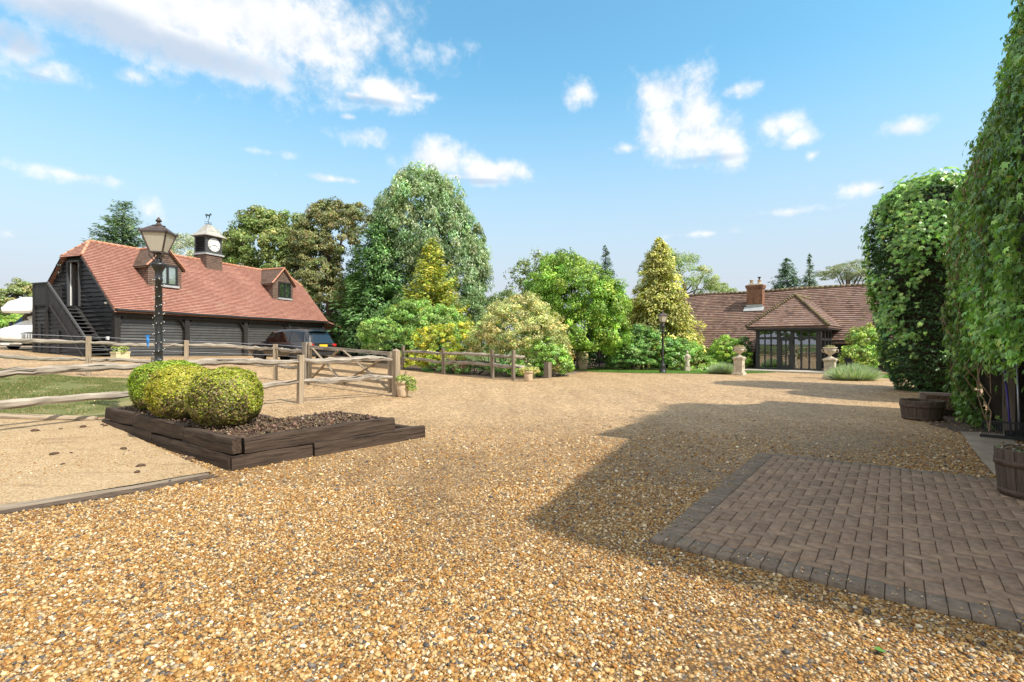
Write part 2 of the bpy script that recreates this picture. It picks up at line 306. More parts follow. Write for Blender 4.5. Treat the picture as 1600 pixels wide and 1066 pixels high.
# ------------------------------------------------------------------ mesh helpers
class MB:
    """collects shapes and links them as ONE mesh object"""
    def __init__(s): s.v = []; s.f = []; s.g = []; s.uv = []; s.c = []
    def add(s, vs, fs, grain=None, uvs=None):
        o = len(s.v); s.v += [tuple(p) for p in vs]; s.f += [tuple(i + o for i in f) for f in fs]
        s.g += [tuple(q) for q in (grain if grain is not None else vs)]
        s.uv += [tuple(q) for q in uvs] if uvs is not None else [(p[0], p[2]) for p in vs]
    def box(s, c, size, axes=None, taper=1.0, jit=0.0):
        """box of the given size round c; axes = (x, y, z) unit vectors"""
        X, Y, Z = axes or (Vector((1, 0, 0)), Vector((0, 1, 0)), Vector((0, 0, 1)))
        c = Vector(c); hx, hy, hz = [q / 2 for q in size]; vs = []; gr = []; off = random.random() * 50
        for sz in (-1, 1):
            k = taper if sz > 0 else 1
            for sx, sy in ((-1, -1), (1, -1), (1, 1), (-1, 1)):
                j = [random.uniform(-jit, jit) for _ in range(3)]
                vs.append(c + X * (sx * hx * k + j[0]) + Y * (sy * hy * k + j[1]) + Z * (sz * hz + j[2]))
                L = [(sx * hx), (sy * hy), (sz * hz)]; order = sorted(range(3), key=lambda i: -size[i])
                gr.append((L[order[0]] + off, L[order[1]] + off, L[order[2]]))
        s.add(vs, [(3, 2, 1, 0), (4, 5, 6, 7), (0, 1, 5, 4), (1, 2, 6, 5), (2, 3, 7, 6), (3, 0, 4, 7)], gr)
    def beam(s, a, b, wd, hg, up=(0, 0, 1), jit=0.0):
        a, b = Vector(a), Vector(b); X = (b - a); L = X.length; X.normalize(); Y = Vector(up).cross(X)
        Y = Y.normalized() if Y.length > 1e-6 else Vector((0, 1, 0)); Z = X.cross(Y)
        s.box((a + b) / 2, (L, wd, hg), (X, Y, Z), 1.0, jit)
    def tube(s, path, rad, n=8, cap=True, sq=1.0, jit=0.0):
        path = [Vector(p) for p in path]; rad = rad if isinstance(rad, (list, tuple)) else [rad] * len(path)
        vs = []; gr = []; off = random.random() * 50; acc = 0; ref = None
        for i, p in enumerate(path):
            d = (path[min(i + 1, len(path) - 1)] - path[max(i - 1, 0)]).normalized()
            if ref is None: ref = Vector((0, 0, 1)) if abs(d.z) < .9 else Vector((1, 0, 0))
            X = d.cross(ref).normalized(); Yv = X.cross(d).normalized(); ref = Yv
            if i: acc += (p - path[i - 1]).length
            for k in range(n):
                a = 2 * math.pi * k / n; r = rad[i] * (1 + random.uniform(-jit, jit))
                vs.append(p + X * math.cos(a) * r + Yv * math.sin(a) * r * sq)
                gr.append((acc + off, math.cos(a) * rad[i] + off, math.sin(a) * rad[i]))
        fs = [(i * n + k, i * n + (k + 1) % n, (i + 1) * n + (k + 1) % n, (i + 1) * n + k) for i in range(len(path) - 1) for k in range(n)]
        if cap: fs += [tuple(range(n))[::-1], tuple((len(path) - 1) * n + k for k in range(n))]
        s.add(vs, fs, gr)
    def lathe(s, prof, c=(0, 0, 0), n=20, cap=True):
        vs = []; gr = []
        for r, z in prof:
            for k in range(n):
                a = 2 * math.pi * k / n
                vs.append((c[0] + r * math.cos(a), c[1] + r * math.sin(a), c[2] + z)); gr.append((z, r * math.cos(a) * 2, r * math.sin(a) * 2))
        fs = [(i * n + k, i * n + (k + 1) % n, (i + 1) * n + (k + 1) % n, (i + 1) * n + k) for i in range(len(prof) - 1) for k in range(n)]
        if cap: fs += [tuple(range(n))[::-1], tuple((len(prof) - 1) * n + k for k in range(n))]
        s.add(vs, fs, gr)
    def prism(s, poly, ext):
        """polygon (list of 3-D points) extruded by the vector ext"""
        n = len(poly); e = Vector(ext); vs = [Vector(p) for p in poly] + [Vector(p) + e for p in poly]
        s.add(vs, [tuple(range(n))[::-1], tuple(range(n, 2 * n))] + [(i, (i + 1) % n, n + (i + 1) % n, n + i) for i in range(n)])
    def courses(s, O, U, V, Nn, v0, v1, gauge, bounds, thick=.02, nseg=1, wob=0.0, sag=None, sag_u=0.0):
        """lapped courses (tiles, weatherboards): each strip stands proud at its lower edge"""
        O, U, V, Nn = Vector(O), Vector(U).normalized(), Vector(V).normalized(), Vector(Nn).normalized()
        k = 0; v = v0
        while v < v1 - 1e-4:
            vt = min(v + gauge, v1); a0, a1 = bounds(v); b0, b1 = bounds(vt); off = random.random() * 9
            vs = []; uv = []; gr = []
            for i in range(nseg + 1):
                f = i / nseg; ua = a0 + (a1 - a0) * f; ub = b0 + (b1 - b0) * f
                wj = random.uniform(-wob, wob); sg = sag(ua, v) if sag else 0.0; sg2 = sag(ub, vt) if sag else 0.0
                pa = O + U * ua + V * (v + wj) + Nn * (thick + sg); pb = O + U * ub + V * vt + Nn * (.002 + sg2)
                pc = O + U * ua + V * (v + wj) + Nn * (-.012 + sg)
                vs += [pc, pa, pb]; vm = v - v0
                uv += [(ua, vm + .01 * gauge), (ua, vm + .02 * gauge), (ub, vm + .98 * gauge)]; gr += [(ua + off, v * 3, 0), (ua + off, v * 3, .02), (ub + off, vt * 3 - .01, .02)]
            fs = []
            for i in range(nseg):
                q = i * 3; fs += [(q, q + 3, q + 4, q + 1), (q + 1, q + 4, q + 5, q + 2)]
            s.add(vs, fs, gr, uv); v = vt; k += 1
    def build(s, name, mat, parent=None, smooth=False, uvbox=False):
        me = bpy.data.meshes.new(name); me.from_pydata(s.v, [], s.f); me.update()
        at = me.attributes.new('Grain', 'FLOAT_VECTOR', 'POINT'); at.data.foreach_set('vector', np.array(s.g, dtype=np.float32).ravel())
        ul = me.uv_layers.new(name='UVMap'); li = np.zeros(len(me.loops), dtype=np.int32); me.loops.foreach_get('vertex_index', li)
        ul.data.foreach_set('uv', np.array(s.uv, dtype=np.float32)[li].ravel())
        if smooth: me.polygons.foreach_set('use_smooth', [True] * len(me.polygons))
        m = MAT[mat] if isinstance(mat, str) else mat
        me.materials.append(m); o = bpy.data.objects.new(name, me); COL.objects.link(o)
        if parent: o.parent = parent
        return o

def bevel(o, wd=.01, seg=2):
    m = o.modifiers.new('bevel', 'BEVEL'); m.width = wd; m.segments = seg; m.limit_method = 'ANGLE'; return o
def tag(o, label, cat, group=None):
    o['label'] = label; o['category'] = cat
    if group: o['group'] = group
    return o
def thing(name, label, cat, loc=(0, 0, 0), rotz=0.0, group=None):
    o = bpy.data.objects.new(name, None); COL.objects.link(o); o.empty_display_size = .2
    o.location = loc; o.rotation_euler = (0, 0, rotz); return tag(o, label, cat, group)
def dup(root, loc, rotz, label, group=None):
    r = root.copy(); COL.objects.link(r); r.location = loc; r.rotation_euler = (0, 0, rotz); r['label'] = label
    if group: r['group'] = group
    for ch in list(root.children):
        c = ch.copy(); COL.objects.link(c); c.parent = r
        for g in list(ch.children):
            d = g.copy(); COL.objects.link(d); d.parent = c
    return r
def quads(name, V, cols, mat, parent=None, k=4, F=None):
    """numpy mesh: faces of k vertices each, a colour per vertex"""
    V = np.asarray(V, dtype=np.float32).reshape(-1, 3); me = bpy.data.meshes.new(name); nv = len(V)
    me.vertices.add(nv); me.vertices.foreach_set('co', V.ravel())
    idx = np.arange(nv, dtype=np.int32) if F is None else np.asarray(F, dtype=np.int32).ravel(); nf = len(idx) // k
    me.loops.add(len(idx)); me.loops.foreach_set('vertex_index', idx)
    me.polygons.add(nf); me.polygons.foreach_set('loop_start', np.arange(0, nf * k, k, dtype=np.int32))
    try: me.polygons.foreach_set('loop_total', np.full(nf, k, dtype=np.int32))
    except Exception: pass
    me.update(calc_edges=True)
    at = me.attributes.new('Col', 'FLOAT_COLOR', 'POINT'); c4 = np.ones((nv, 4), dtype=np.float32); c4[:, :3] = cols
    at.data.foreach_set('color', c4.ravel())
    me.materials.append(MAT[mat]); o = bpy.data.objects.new(name, me); COL.objects.link(o)
    if parent: o.parent = parent
    return o

# ------------------------------------------------------------------ the lie of the land
def sstep(a, b, x):
    f = np.clip((np.asarray(x, dtype=float) - a) / (b - a), 0, 1); return f * f * (3 - 2 * f)
def gz(x, y):
    x = np.asarray(x, dtype=float); u = -x - 2.0
    up = .05 * .5 * (u + np.sqrt(u * u + .6)) ; up = np.minimum(up, 2.2)
    return up * sstep(4, 13, y)
def gzf(x, y): return float(gz(x, y))
def gp(px, py):
    """ground point under a survey ray"""
    Y = 3.0
    d = np.array([(px - 800) / 800, 1.0, -(py - 537) / 800]); lo, hi = .5, 200
    for _ in range(60):
        m = (lo + hi) / 2
        if EYE + d[2] * m > gzf(d[0] * m, m): lo = m
        else: hi = m
    return Vector((d[0] * lo, lo, gzf(d[0] * lo, lo)))
# ------------------------------------------------------------------ foliage helpers
def unit(a): return a / np.maximum(np.linalg.norm(a, axis=-1, keepdims=True), 1e-9)
def rdir(n): return unit(rng.normal(size=(n, 3)))
def leaf_quads(P, Nn, L, W, T=None, droop=0.0, fold=.18):
    n = len(P); L = np.broadcast_to(np.asarray(L, float), (n,))[:, None]; W = np.broadcast_to(np.asarray(W, float), (n,))[:, None]
    if T is None: T = rdir(n) + np.array([0, 0, -droop])
    T = unit(T - Nn * np.sum(T * Nn, 1, keepdims=True)); B = np.cross(Nn, T)
    V = np.empty((n, 4, 3)); lift = Nn * (W * fold)
    V[:, 0] = P - T * L * .5; V[:, 1] = P + B * W * .5 + lift - T * L * .06; V[:, 2] = P + T * L * .5; V[:, 3] = P - B * W * .5 + lift - T * L * .06
    return V
def palette(n, pal, jit=.18):
    """pal: list of (weight, rgb); a colour for each of n things"""
    wts = np.array([p[0] for p in pal], float); wts /= wts.sum(); cs = np.array([p[1] for p in pal], float)
    c = cs[rng.choice(len(pal), size=n, p=wts)]
    return np.clip(c * np.exp(rng.normal(0, jit, size=(n, 1))) * np.exp(rng.normal(0, jit * .35, size=(n, 3))), 0.003, .95)
def on_blobs(blobs, n, inner=.70, low=-.55):
    """points on the outside of a union of ellipsoids (cx,cy,cz,rx,ry,rz), with their outward directions"""
    Bc = np.array([b[:3] for b in blobs], float); Br = np.array([b[3:6] for b in blobs], float)
    area = Br[:, 0] * Br[:, 2] + Br[:, 1] * Br[:, 2] + Br[:, 0] * Br[:, 1]; pts = []; nn = []
    got = 0
    while got < n:
        k = rng.choice(len(blobs), size=n, p=area / area.sum()); d = rdir(n)
        d = d[:]; keep = d[:, 2] > low; rr = 1 - np.abs(rng.normal(0, .16, n)); rr = np.clip(rr + rng.normal(0, .05, n), .35, 1.12)
        p = Bc[k] + d * Br[k] * rr[:, None]
        q = np.min(np.linalg.norm((p[:, None] - Bc[None]) / Br[None], axis=2) + (np.arange(len(blobs))[None] == k[:, None]) * 9, axis=1) if len(blobs) > 1 else np.full(n, 9.)
        keep &= q > inner
        pts.append(p[keep]); nn.append(unit(d[keep] / Br[k][keep])); got += keep.sum()
    return np.concatenate(pts)[:n], np.concatenate(nn)[:n]
def crown(name, parent, blobs, nclump, per, cr, L, W, pal, mat='foliage', droop=.2, flat=.6, outw=.5, cj=.22, lj=.16, inner=.7, low=-.6, updir=.25, zmin=None, twigs=0):
    if nclump > 140: L, W, per = L * .84, W * .84, int(per * 1.35)
    C, O = on_blobs(blobs, nclump, inner, low)
    cc = np.exp(rng.normal(0, cj, size=(nclump, 1))); hue = rng.normal(0, cj * .4, size=(nclump, 1))
    sz = rng.uniform(.6, 1.35, size=(nclump, 1))
    idx = np.repeat(np.arange(nclump), per); n = len(idx)
    off = rdir(n) * (rng.uniform(.25, 1, size=(n, 1)) ** .5) * cr * sz[idx] * np.array([1, 1, flat])
    P = C[idx] + off + np.array([0, 0, -1]) * (np.linalg.norm(off[:, :2], axis=1)[:, None] * droop * .5)
    Nn = unit(unit(off) * .55 + O[idx] * outw + np.array([0, 0, updir]) + rng.normal(0, .45, size=(n, 3)))
    if zmin is not None:
        k = P[:, 2] > zmin; P, Nn, idx = P[k], Nn[k], idx[k]; n = len(P)
    col = palette(n, pal, lj) * cc[idx]; col[:, 0:1] *= np.exp(hue[idx]); col = np.clip(col, .002, .9)
    s = rng.uniform(.65, 1.3, n)
    V = leaf_quads(P, Nn, L * s, W * s, droop=droop)
    return quads(name, V, np.repeat(col, 4, axis=0), mat, parent), C
def trunk_mb(parent, base_h, r, tips, lean=(0, 0), mat='bark', name='trunk', z0=-.3):
    mb = MB(); top = Vector((lean[0], lean[1], base_h))
    p = [Vector((0, 0, z0)), Vector((lean[0] * .2, lean[1] * .2, base_h * .3)), Vector((lean[0] * .6, lean[1] * .6, base_h * .65)), top]
    mb.tube(p, [r * 1.25, r, r * .85, r * .65], 10, jit=.06)
    for q in tips:
        q = Vector(q); s = p[2].lerp(top, random.uniform(-.6, 1)); mid = s.lerp(q, .5) + Vector((0, 0, .08 * (q - s).length))
        mb.tube([s, mid, q], [r * .38, r * .2, r * .05], 6)
    return mb.build(name, mat, parent, smooth=True)
def leafy_tree(name, label, cat, base, blobs, nclump, per, cr, L, W, pal, trunk_r=.22, trunk_h=None, group=None, ntips=12, **kw):
    """blobs are given in the world and turned into the tree's own frame"""
    root = thing(name, label, cat, base, 0, group); bx, by, bz = base
    lb = [(b[0] - bx, b[1] - by, b[2] - bz, b[3], b[4], b[5]) for b in blobs]
    o, C = crown('crown', root, lb, nclump, per, cr, L, W, pal, **kw)
    th = trunk_h or max(b[2] for b in lb) * .7
    tips = C[rng.choice(len(C), ntips, replace=False)]
    trunk_mb(root, th, trunk_r, tips)
    return root
def shrub(name, label, cat, base, blobs, nclump, per, cr, L, W, pal, group=None, nst=14, **kw):
    root = thing(name, label, cat, base, 0, group); bx, by, bz = base
    lb = [(b[0] - bx, b[1] - by, b[2] - bz, b[3], b[4], b[5]) for b in blobs]
    o, C = crown('foliage', root, lb, nclump, per, cr, L, W, pal, **kw)
    mb = MB()
    for q in C[rng.choice(len(C), min(nst, len(C)), replace=False)]:
        q = Vector(q); a = Vector((q.x * .35, q.y * .35, -.1))
        mb.tube([a, a.lerp(q, .55) + Vector((0, 0, .06)), q], [.03, .02, .006], 5)
    mb.build('stems', 'dark_twig', root)
    return root
def conifer(name, label, base, H, Rd, nbr, profile, pal, L, W, step, droop=.25, rise=.15, spread=.5, z0=.04, group=None, cat='tree', trunk_r=.18, mat='foliage', cj=.2, thick=.25, mult=2, ragged=.16, squash=1.0, tuft=0):
    root = thing(name, label, cat, base, rng.uniform(0, 6), group); P = []; Nn = []; T = []; S = []; Cc = []
    for i in range(nbr):
        f = z0 + (1 - z0) * rng.uniform(0, 1) ** 1.15; r = Rd * profile(f) * np.clip(rng.normal(1, ragged), .5, 1.4)
        if r < .05: r = .05
        a = rng.uniform(0, 2 * math.pi); d = np.array([math.cos(a), math.sin(a) * squash, 0]); side = np.array([-math.sin(a), math.cos(a), 0])
        m = max(3, int(r / step)); q = rng.uniform(.12, 1, m * mult) ** .75; k = len(q)
        lat = rng.normal(0, 1, k) * thick * r * (.35 + .65 * (1 - q)) ; h = f * H
        z = h + rise * q * r - droop * q * q * r + rng.normal(0, .05 * r + .03, k)
        P.append(d * (q * r)[:, None] + side * lat[:, None] + np.array([0, 0, 1]) * z[:, None])
        sg = np.sign(rng.normal(size=k)) * rng.uniform(.1, spread, k)
        T.append(d[None] + side[None] * (sg + lat / max(r, .2) * 1.2)[:, None] + np.array([0, 0, 1]) * (rise - 2 * droop * q + rng.normal(0, .15, k))[:, None])
        Nn.append(np.array([0, 0, 1]) + d * .45 + rng.normal(0, .4, (k, 3))); S.append(rng.uniform(.6, 1.3, k) * (.55 + .45 * min(1, profile(f) + .25)))
        c = palette(k, pal, .14) * math.exp(rng.normal(0, cj)); c *= (.8 + .35 * q)[:, None] ** .5; Cc.append(c)
    P = np.concatenate(P); T = unit(np.concatenate(T)); Nn = unit(np.concatenate(Nn)); S = np.concatenate(S); Cc = np.clip(np.concatenate(Cc), .002, .9)
    V = leaf_quads(P, Nn, L * S, W * S, T)
    quads('crown', V, np.repeat(Cc, 4, axis=0), mat, root)
    mb = MB(); mb.tube([(0, 0, -.3), (0, 0, H * .5), (0, 0, H * .97)], [trunk_r * 1.2, trunk_r * .7, .015], 8); mb.build('trunk', 'bark', root, smooth=True)
    return root

# ------------------------------------------------------------------ ground
def ground_sheet(name, mat, xs, ys, off, kind='structure'):
    X, Y = np.meshgrid(xs, ys); Z = gz(X, Y) + off; nx, ny = len(xs), len(ys)
    V = np.stack([X, Y, Z], -1).reshape(-1, 3); i = np.arange(nx * ny).reshape(ny, nx)
    F = np.stack([i[:-1, :-1], i[:-1, 1:], i[1:, 1:], i[1:, :-1]], -1).reshape(-1, 4)
    me = bpy.data.meshes.new(name); me.from_pydata(V.tolist(), [], F.tolist()); me.update(); me.polygons.foreach_set('use_smooth', [True] * len(me.polygons))
    me.materials.append(MAT[mat]); o = bpy.data.objects.new(name, me); COL.objects.link(o); o['kind'] = kind
    return o
ground_sheet('field', 'field', np.concatenate([[-1500, -600, -250], np.arange(-120, 121, 12), [250, 600, 1500]]), np.concatenate([[-600, -200], np.arange(-60, 181, 12), [300, 700, 1800]]), -.22)
ground_sheet('gravel_drive', 'gravel', np.arange(-36, 28.1, .5), np.arange(-14, 46.1, .5), 0.0)
def drape(name, mat, poly, off, step=.7, kind='structure'):
    bm = bmesh.new(); f = bm.faces.new([bm.verts.new((p[0], p[1], 0)) for p in poly])
    if f.normal.z < 0: f.normal_flip()
    xs = [p[0] for p in poly]; ys = [p[1] for p in poly]
    for ax, lo, hi in ((0, min(xs), max(xs)), (1, min(ys), max(ys))):
        q = lo + step
        while q < hi:
            co = [0, 0, 0]; co[ax] = q; no = [0, 0, 0]; no[ax] = 1
            bmesh.ops.bisect_plane(bm, geom=bm.verts[:] + bm.edges[:] + bm.faces[:], plane_co=co, plane_no=no, dist=1e-5); q += step
    for v in bm.verts: v.co.z = gzf(v.co.x, v.co.y) + off
    bm.normal_update()
    me = bpy.data.meshes.new(name); bm.to_mesh(me); bm.free(); me.materials.append(MAT[mat])
    o = bpy.data.objects.new(name, me); COL.objects.link(o); o['kind'] = kind; return o
def inpoly(x, y, poly):
    r = np.zeros(len(x), bool); n = len(poly)
    for i in range(n):
        x1, y1 = poly[i][0], poly[i][1]; x2, y2 = poly[(i + 1) % n][0], poly[(i + 1) % n][1]
        c = (y1 > y) != (y2 > y); xi = (x2 - x1) * (y - y1) / (y2 - y1 + 1e-12) + x1; r ^= c & (x < xi)
    return r
def wobble(poly, amp, n=6):
    o = []
    for i in range(len(poly)):
        a = Vector(poly[i][:2]); b = Vector(poly[(i + 1) % len(poly)][:2]); d = (b - a); nrm = Vector((-d.y, d.x)).normalized()
        for k in range(n):
            p = a + d * k / n; o.append(p + nrm * (random.uniform(-amp, amp) if k else 0))
    return [tuple(p) for p in o]
def blades(name, poly, dens, h, wd, pal, mat='grass', bald=None):
    xs = [p[0] for p in poly]; ys = [p[1] for p in poly]; A = (max(xs) - min(xs)) * (max(ys) - min(ys)); n = int(A * dens)
    x = rng.uniform(min(xs), max(xs), n); y = rng.uniform(min(ys), max(ys), n); k = inpoly(x, y, poly)
    if bald is not None:
        nz = np.array([mnoise.noise(Vector((a * .9, b * .9, 3.3))) + .5 * mnoise.noise(Vector((a * 2.7, b * 2.7, 1.3))) for a, b in zip(x, y)]); k &= (nz + rng.normal(0, .12, n)) > bald
    x, y = x[k], y[k]; n = len(x); z = gz(x, y); a = rng.uniform(0, 6.283, n); hh = h * rng.uniform(.5, 1.4, n)
    d = np.stack([np.cos(a), np.sin(a), 0 * a], 1); l = rng.normal(0, .45, (n, 2)) * hh[:, None]
    B = np.stack([x, y, z], 1); V = np.empty((n, 3, 3)); V[:, 0] = B - d * wd / 2; V[:, 1] = B + d * wd / 2
    V[:, 2] = B + np.stack([l[:, 0], l[:, 1], hh], 1)
    c = palette(n, pal, .2); o = quads(name, V, np.repeat(c, 3, 0), mat, None, 3); o['kind'] = 'stuff'; return o

U2 = Vector((.8, -.6, 0)); V2 = Vector((.6, .8, 0))      # the yard's two building directions
# turf behind the front fence, worn sand, garden beds, lawn
PADDOCK = [(-30, 20.5), (-20, 18.2), (-13.4, 15.6), (-11.0, 16.0), (-9.4, 14.0), (-7.5, 10.3), (-7.6, 9.6), (-9.3, 9.15), (-11.2, 8.9), (-14.5, 8.6), (-22, 8.2), (-30, 9)]
drape('paddock_turf', 'turf', wobble(PADDOCK, .25), .012)
blades('paddock_grass', [(-18, 17.2), (-13.2, 15.4), (-11.4, 15.5), (-10.2, 13.6), (-8.0, 10.2), (-8.3, 9.5), (-11.2, 8.95), (-18, 8.5)], 3200, .045, .010,
       [(3, (.05, .095, .02)), (3, (.08, .125, .03)), (2.5, (.13, .15, .05)), (2.2, (.24, .20, .10))], bald=-.08)
SAND = [(-3.58, 6.12), (-4.1, 5.55), (-4.86, 4.80), (-5.9, 4.2), (-9, 3.0), (-14, 2), (-17, 6), (-14.5, 8.62), (-11.2, 8.95), (-9.3, 9.2), (-7.3, 9.15)]
drape('sand_area', 'sand', SAND, .035)
LAWN = [(3.2, 31.2), (4.6, 28.2), (6.5, 27.1), (9.5, 26.6), (12.6, 27.0), (14.3, 27.8), (14.0, 30.6), (11, 33), (6, 34)]
drape('lawn', 'lawn', wobble(LAWN, .08), .02)
LAWN2 = [(16.2, 23.6), (17.8, 22.6), (21, 21), (24, 20.6), (24, 25), (19, 26.6), (17.0, 25.6)]
drape('lawn_strip', 'lawn', wobble(LAWN2, .06), .02)
LG = [(3, (.06, .14, .02)), (3, (.10, .20, .035)), (1, (.15, .24, .05))]
blades('lawn_grass', LAWN, 700, .05, .02, LG); blades('lawn_strip_grass', LAWN2, 700, .05, .02, LG)
BED1 = [(-7.6, 28.8), (-5.7, 26.8), (-3.2, 24.95), (-.8, 23.1), (.4, 22.2), (1.5, 23.2), (2.7, 25.0), (3.4, 27.6), (4.3, 28.4), (3.0, 31), (4, 36), (0, 44), (-14, 44), (-15, 38), (-9, 33)]
m_soil = [(-3.55, 6.10), (-4.08, 5.52), (-4.86, 4.78), (-5.9, 4.16), (-9, 2.98), (-9.06, 2.76), (-5.97, 3.93), (-4.82, 4.54), (-3.98, 5.34), (-3.42, 5.98)]
drape('edging_soil', 'earth', wobble(m_soil, .03, 6), .007, .4)
drape('garden_bed', 'earth', BED1, .008)
BED2 = [(3.0, 31.4), (6.5, 31.0), (9.0, 30.2), (11.5, 30.0), (13.6, 30.4), (15, 33), (12, 40), (4, 42)]
drape('shrub_bed', 'earth', BED2, .03)

# ------------------------------------------------------------------ block paving beside the barn
PO = Vector((1.085, 4.04, 0)); PW, PL = 3.0, 4.07
def paving():
    V = []; F = []; C = []
    def brick(a0, b0, a1, b1, dark):
        g = .0026; j = lambda: random.uniform(-.0012, .0012); z = .032 + random.uniform(-.003, .003); tl = [random.uniform(-.0022, .0022) for _ in range(4)]; o = len(V)
        ins = .004
        for k, (a, b) in enumerate(((a0 + g, b0 + g), (a1 - g, b0 + g), (a1 - g, b1 - g), (a0 + g, b1 - g))):
            V.append(PO + U2 * (a + j()) + V2 * (b + j()) + Vector((0, 0, -.06)))
        for k, (a, b) in enumerate(((a0 + g, b0 + g), (a1 - g, b0 + g), (a1 - g, b1 - g), (a0 + g, b1 - g))):
            V.append(PO + U2 * a + V2 * b + Vector((0, 0, z - .004 + tl[k])))
        for k, (a, b) in enumerate(((a0 + g + ins, b0 + g + ins), (a1 - g - ins, b0 + g + ins), (a1 - g - ins, b1 - g - ins), (a0 + g + ins, b1 - g - ins))):
            V.append(PO + U2 * a + V2 * b + Vector((0, 0, z + tl[k])))
        for k in range(4):
            m = (k + 1) % 4; F.append((o + k, o + m, o + 4 + m, o + 4 + k)); F.append((o + 4 + k, o + 4 + m, o + 8 + m, o + 8 + k))
        F.append((o + 8, o + 9, o + 10, o + 11))
        base = np.array((.165, .143, .122)) if dark else np.array(random.choice([(.225, .172, .132), (.212, .160, .124), (.235, .182, .140), (.205, .160, .128)]))
        c = base * random.uniform(.88, 1.12) * np.array((1.13, 1.0, .86)); C.extend([tuple(c)] * 12)
    n = int(PW / .1)
    for i in range(n): brick(i * .1, 0, i * .1 + .1, .2, True)
    m = int((PL - .2) / .1)
    for i in range(m): brick(0, .2 + i * .1, .2, .3 + i * .1, True)
    for i in range(2, n): brick(i * .1, PL - .17, i * .1 + .1, PL, True)
    i0, i1, j0, j1 = 0, int((PW - .2) / .1), 0, int((PL - .2 - .17) / .1)
    for i in range(i0, i1):
        for j in range(j0, j1):
            q = (i - j) % 4; x = .2 + i * .1; y = .2 + j * .1
            if q == 0:
                if i + 1 < i1: brick(x, y, x + .2, y + .1, False)
                else: brick(x, y, x + .1, y + .1, False)
            elif q == 1 and i == i0: brick(x, y, x + .1, y + .1, False)
            elif q == 3:
                if j + 1 < j1: brick(x, y, x + .1, y + .2, False)
                else: brick(x, y, x + .1, y + .1, False)
            elif q == 2 and j == j0: brick(x, y, x + .1, y + .1, False)
    o = quads('block_paving', np.array([tuple(v) for v in V]), np.array(C), 'paver', None, 4, np.array(F)); o['kind'] = 'structure'
    mb = MB(); mb.prism([PO + U2 * .01 + V2 * .01 + Vector((0, 0, -.05)), PO + U2 * (PW - .01) + V2 * .01 + Vector((0, 0, -.05)), PO + U2 * (PW - .01) + V2 * (PL - .01) + Vector((0, 0, -.05)), PO + U2 * .01 + V2 * (PL - .01) + Vector((0, 0, -.05))], (0, 0, .068))
    o = mb.build('paving_joint_sand', 'earth'); o['kind'] = 'structure'
paving()
FO = Vector((8.5, 9.0, 0)); FD = FO.dot(U2)     # a point on the barn's yard face
def face(a, d, z=0.0):
    """a metres along the barn's yard face from FO, d metres out into the yard"""
    return FO + V2 * a - U2 * d + Vector((0, 0, z))
drape('concrete_apron', 'concrete', wobble([tuple(face(-4.05, -.1))[:2], tuple(face(-4.05, .47))[:2], tuple(face(-.35, .50))[:2], tuple(face(-.2, -.1))[:2]], .012), .022)
drape('soil_strip', 'earth', wobble([tuple(face(-.2, -.2))[:2], tuple(face(-.35, .55))[:2], tuple(face(.9, 1.0))[:2], tuple(face(2.8, .9))[:2], tuple(face(3.2, -.2))[:2]], .06), .010)

